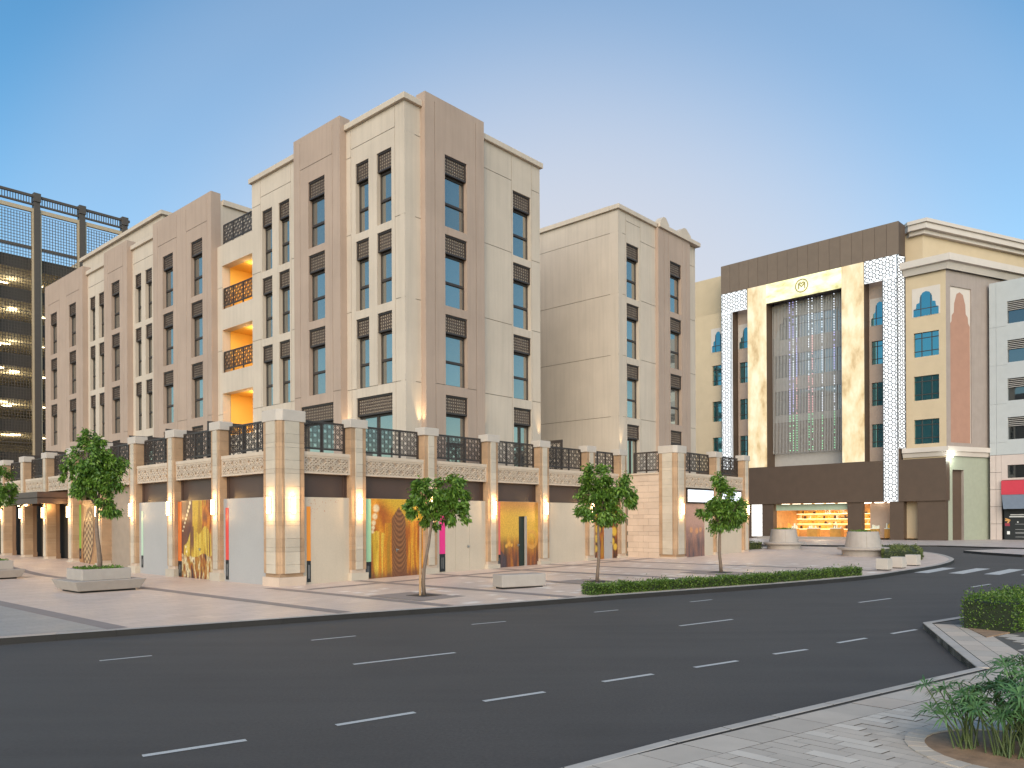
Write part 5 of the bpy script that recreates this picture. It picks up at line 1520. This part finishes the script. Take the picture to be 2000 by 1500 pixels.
hedge('clipped_hedge', 'dense knee-high clipped hedge in a soil bed at the right edge of the picture', (8.80, 14.62), (14.6, 18.75), .95, .60, 15000, 31, leaf=(.052, .03), twigs=True)
hedge('ground_bush', 'low yellow-green ground-cover bushes round the kerb nose behind the stone cubes', (17.6, 35.6), (20.8, 42.6), 1.6, .42, 5200, 41, 'bush', 'leaf_b', (.10, .045), soft=.6)
hedge('ground_bush', 'small patch of bushes beside the podium end, left of the round planters', (13.4, 46.8), (15.0, 48.6), .9, .45, 1400, 43, 'bush', 'leaf_b', (.10, .045), soft=.6)

# umbrella papyrus in the round pit
def papyrus(label, x, y, n, hgt, spread, seed):
    rng = np.random.default_rng(seed)
    t = thing('papyrus_plant', label, 'plant', (x, y, -.04), 0, 'umbrella papyrus clumps in the round planting pit')
    st = MB(); cen = MB()
    for k in range(n):
        a = rng.uniform(0, 2 * PI); r = spread * math.sqrt(rng.uniform(.02, 1)); h = hgt * rng.uniform(.62, 1.08)
        p0 = (rng.normal(0, .05), rng.normal(0, .05), 0); p1 = (p0[0] + r * .35 * math.cos(a), p0[1] + r * .35 * math.sin(a), h * .55); p2 = (p0[0] + r * math.cos(a), p0[1] + r * math.sin(a), h)
        st.tube([p0, p1, p2], [.009, .0075, .005], 5, cap=False)
        nb_ = int(rng.integers(16, 24)); up = Vector((math.cos(a) * .4, math.sin(a) * .4, 1)).normalized()
        ax = up.orthogonal().normalized(); ay = up.cross(ax)
        for j in range(nb_):
            b = 2 * PI * (j + rng.uniform(-.3, .3)) / nb_; L = rng.uniform(.13, .22); tilt = rng.uniform(-.10, .45)
            d = (ax * math.cos(b) + ay * math.sin(b) + up * tilt).normalized(); s = d.cross(up).normalized() * rng.uniform(.007, .012)
            o = Vector(p2); m1 = o + d * L * .5 + up * .012; e = o + d * L - Vector((0, 0, L * rng.uniform(.05, .35)))
            cen.quad(tuple(o), tuple(m1 + s), tuple(e), tuple(m1 - s))
    put('stems', st.mesh('stems', M['stem'], True), t)
    put('leaf_whorls', cen.mesh('leaf_whorls', M['leaf_p']), t)
    return t
papyrus('leftmost papyrus clump with stems fanning out over the grey pavers', 4.20, 7.24, 17, .56, .28, 1)
papyrus('lush papyrus clump in the middle of the pit, in front of the tall one', 4.38, 7.0, 23, .58, .30, 2)
papyrus('tallest papyrus clump at the back of the pit near the picture edge', 4.84, 7.42, 24, .76, .32, 3)
papyrus('papyrus clump at the lower right corner of the picture', 4.60, 6.92, 24, .60, .32, 4)
papyrus('papyrus clump partly cut off by the right picture edge', 4.98, 7.08, 24, .72, .30, 5)

# ------------------------------------------------------------------ street furniture
def frustum(m_, x0, x1, y0, y1, z0, z1, inset0, mi=0):
    a = [(x0 + inset0, y0 + inset0, z0), (x1 - inset0, y0 + inset0, z0), (x1 - inset0, y1 - inset0, z0), (x0 + inset0, y1 - inset0, z0)]
    b = [(x0, y0, z1), (x1, y0, z1), (x1, y1, z1), (x0, y1, z1)]
    n = len(m_.v); m_.v += a + b
    for q in ((3, 2, 1, 0), (4, 5, 6, 7), (0, 1, 5, 4), (1, 2, 6, 5), (2, 3, 7, 6), (3, 0, 4, 7)): m_.f.append(tuple(n + k for k in q)); m_.m.append(mi)
def planter_bench(x, y, rz, label, seed):
    t = thing('planter_bench', label, 'planter', (x, y, H(x, y)), rz, 'square concrete planter benches')
    m_ = MB(); frustum(m_, -1.05, 1.05, -1.0, 1.0, .06, .36, .14); bevel(put('seat', m_.mesh('seat', M['concrete']), t), .015, 2)
    m_ = MB(); m_.box(-.80, .80, -.75, .75, 0, .06); put('foot', m_.mesh('foot', M['kerb_dark']), t)
    m_ = MB(); 
    for q in ((-.72, .72, -.66, -.58), (-.72, .72, .58, .66), (-.72, -.64, -.58, .58), (.64, .72, -.58, .58)): m_.box(*q, .361, .70)
    bevel(put('planter_box', m_.mesh('planter_box', M['concrete']), t), .012, 2)
    m_ = MB(); m_.box(-.64, .64, -.58, .58, .362, .62); put('soil', m_.mesh('soil', M['soil']), t)
    rng = np.random.default_rng(seed); n = 900
    c = np.stack((rng.uniform(-.62, .62, n), rng.uniform(-.56, .56, n), rng.uniform(.60, .76, n)), 1)
    put('ground_cover', leaf_cloud('ground_cover', c, rng.normal(size=(n, 3)), .08, .035, M['leaf'], rng, 0), t)
    return t
planter_bench(-12.98, 24.75, ROT, 'square concrete bench with a planter box and tree, right of the other one', 5)
planter_bench(-20.05, 30.05, ROT, 'square concrete planter bench cut off by the left picture edge', 6)
tree('planter_tree', 'leafy tree with a broad dark crown growing from the square planter bench', (-12.98, 24.75), [(-.25, 4.10, .38), (-.30, 3.55, .62), (.22, 3.30, .62), (.45, 2.75, .48), (.40, 2.10, .42), (-.55, 3.0, .48), (-1.05, 3.05, .28), (-.30, 2.55, .45), (.05, 2.9, .5)], 0, 0, .06, -.12, 4200, False, 13, 'trees in planter benches', .60, (.13, .054))
tree('planter_tree', 'tree cut off by the left picture edge, growing from the farther planter bench', (-20.05, 30.05), [(.3, 3.15, .62), (.55, 2.5, .50), (-.4, 3.3, .7), (-.2, 2.4, .6), (.85, 2.75, .35)], 0, 0, .06, .1, 3000, False, 14, 'trees in planter benches', .60, (.13, .054))
# plain stone bench
t = thing('stone_bench', 'long low grey concrete block bench between the first two street trees', 'bench', (.22, 24.35, H(.22, 24.35)), R(30))
m_ = MB(); m_.box(-.78, .78, -.30, .30, .05, .43); bevel(put('block', m_.mesh('block', M['concrete']), t), .02, 2)
m_ = MB(); m_.box(-.70, .70, -.24, .24, 0, .05); put('foot', m_.mesh('foot', M['kerb_dark']), t)
# stone cubes
for (x, y, lab) in ((13.98, 29.62, 'nearest of the three white stone cube seats'), (14.98, 30.55, 'middle one of the three white stone cube seats'), (16.2, 31.85, 'farthest of the three white stone cube seats, by the kerb nose')):
    t = thing('cube_seat', lab, 'seat', (x, y, H(x, y)), R(42), 'white stone cube seats')
    m_ = MB(); m_.box(-.22, .22, -.22, .22, .03, .44); bevel(put('block', m_.mesh('block', M['cap']), t), .012, 2)
    m_ = MB(); m_.box(-.19, .19, -.19, .19, 0, .03); put('foot', m_.mesh('foot', M['kerb_dark']), t)
# round planters
for (x, y, s, lab) in ((17.55, 39.4, 1.0, 'larger, nearer round stone planter with a ring seat'), (16.55, 48.0, 1.0, 'smaller-looking, farther round stone planter with a ring seat by the podium end')):
    t = thing('round_planter', lab, 'planter', (x, y, H(x, y)), 0, 'round stone planters with ring seats')
    m_ = MB(); m_.lathe([(.98, -.02), (1.0, .27)], 40); put('base', m_.mesh('base', M['concrete'], False), t)
    m_ = MB(); m_.lathe([(1.0, .271), (1.19, .30), (1.20, .40), (1.17, .42)], 48); put('ring_seat', m_.mesh('ring_seat', M['concrete'], False), t)
    m_ = MB(); m_.lathe([(.86, .415), (.73, 1.18), (.70, 1.20), (.62, 1.20), (.60, 1.12)], 40)
    for k in range(6):
        a = 2 * PI * k / 6 + .3; c, s_ = math.cos(a), math.sin(a)
        m_.quad((c * .863 - s_ * .006, s_ * .863 + c * .006, .42), (c * .863 + s_ * .006, s_ * .863 - c * .006, .42), (c * .733 + s_ * .006, s_ * .733 - c * .006, 1.18), (c * .733 - s_ * .006, s_ * .733 + c * .006, 1.18), 1)
    put('drum', m_.mesh('drum', [M['concrete'], M['groove']]), t)
    rng = np.random.default_rng(int(x)); n = 500
    c = np.stack((rng.normal(0, .25, n), rng.normal(0, .25, n), rng.uniform(1.1, 1.28, n)), 1)
    put('planting', leaf_cloud('planting', c, rng.normal(size=(n, 3)), .09, .04, M['leaf'], rng, 0), t)
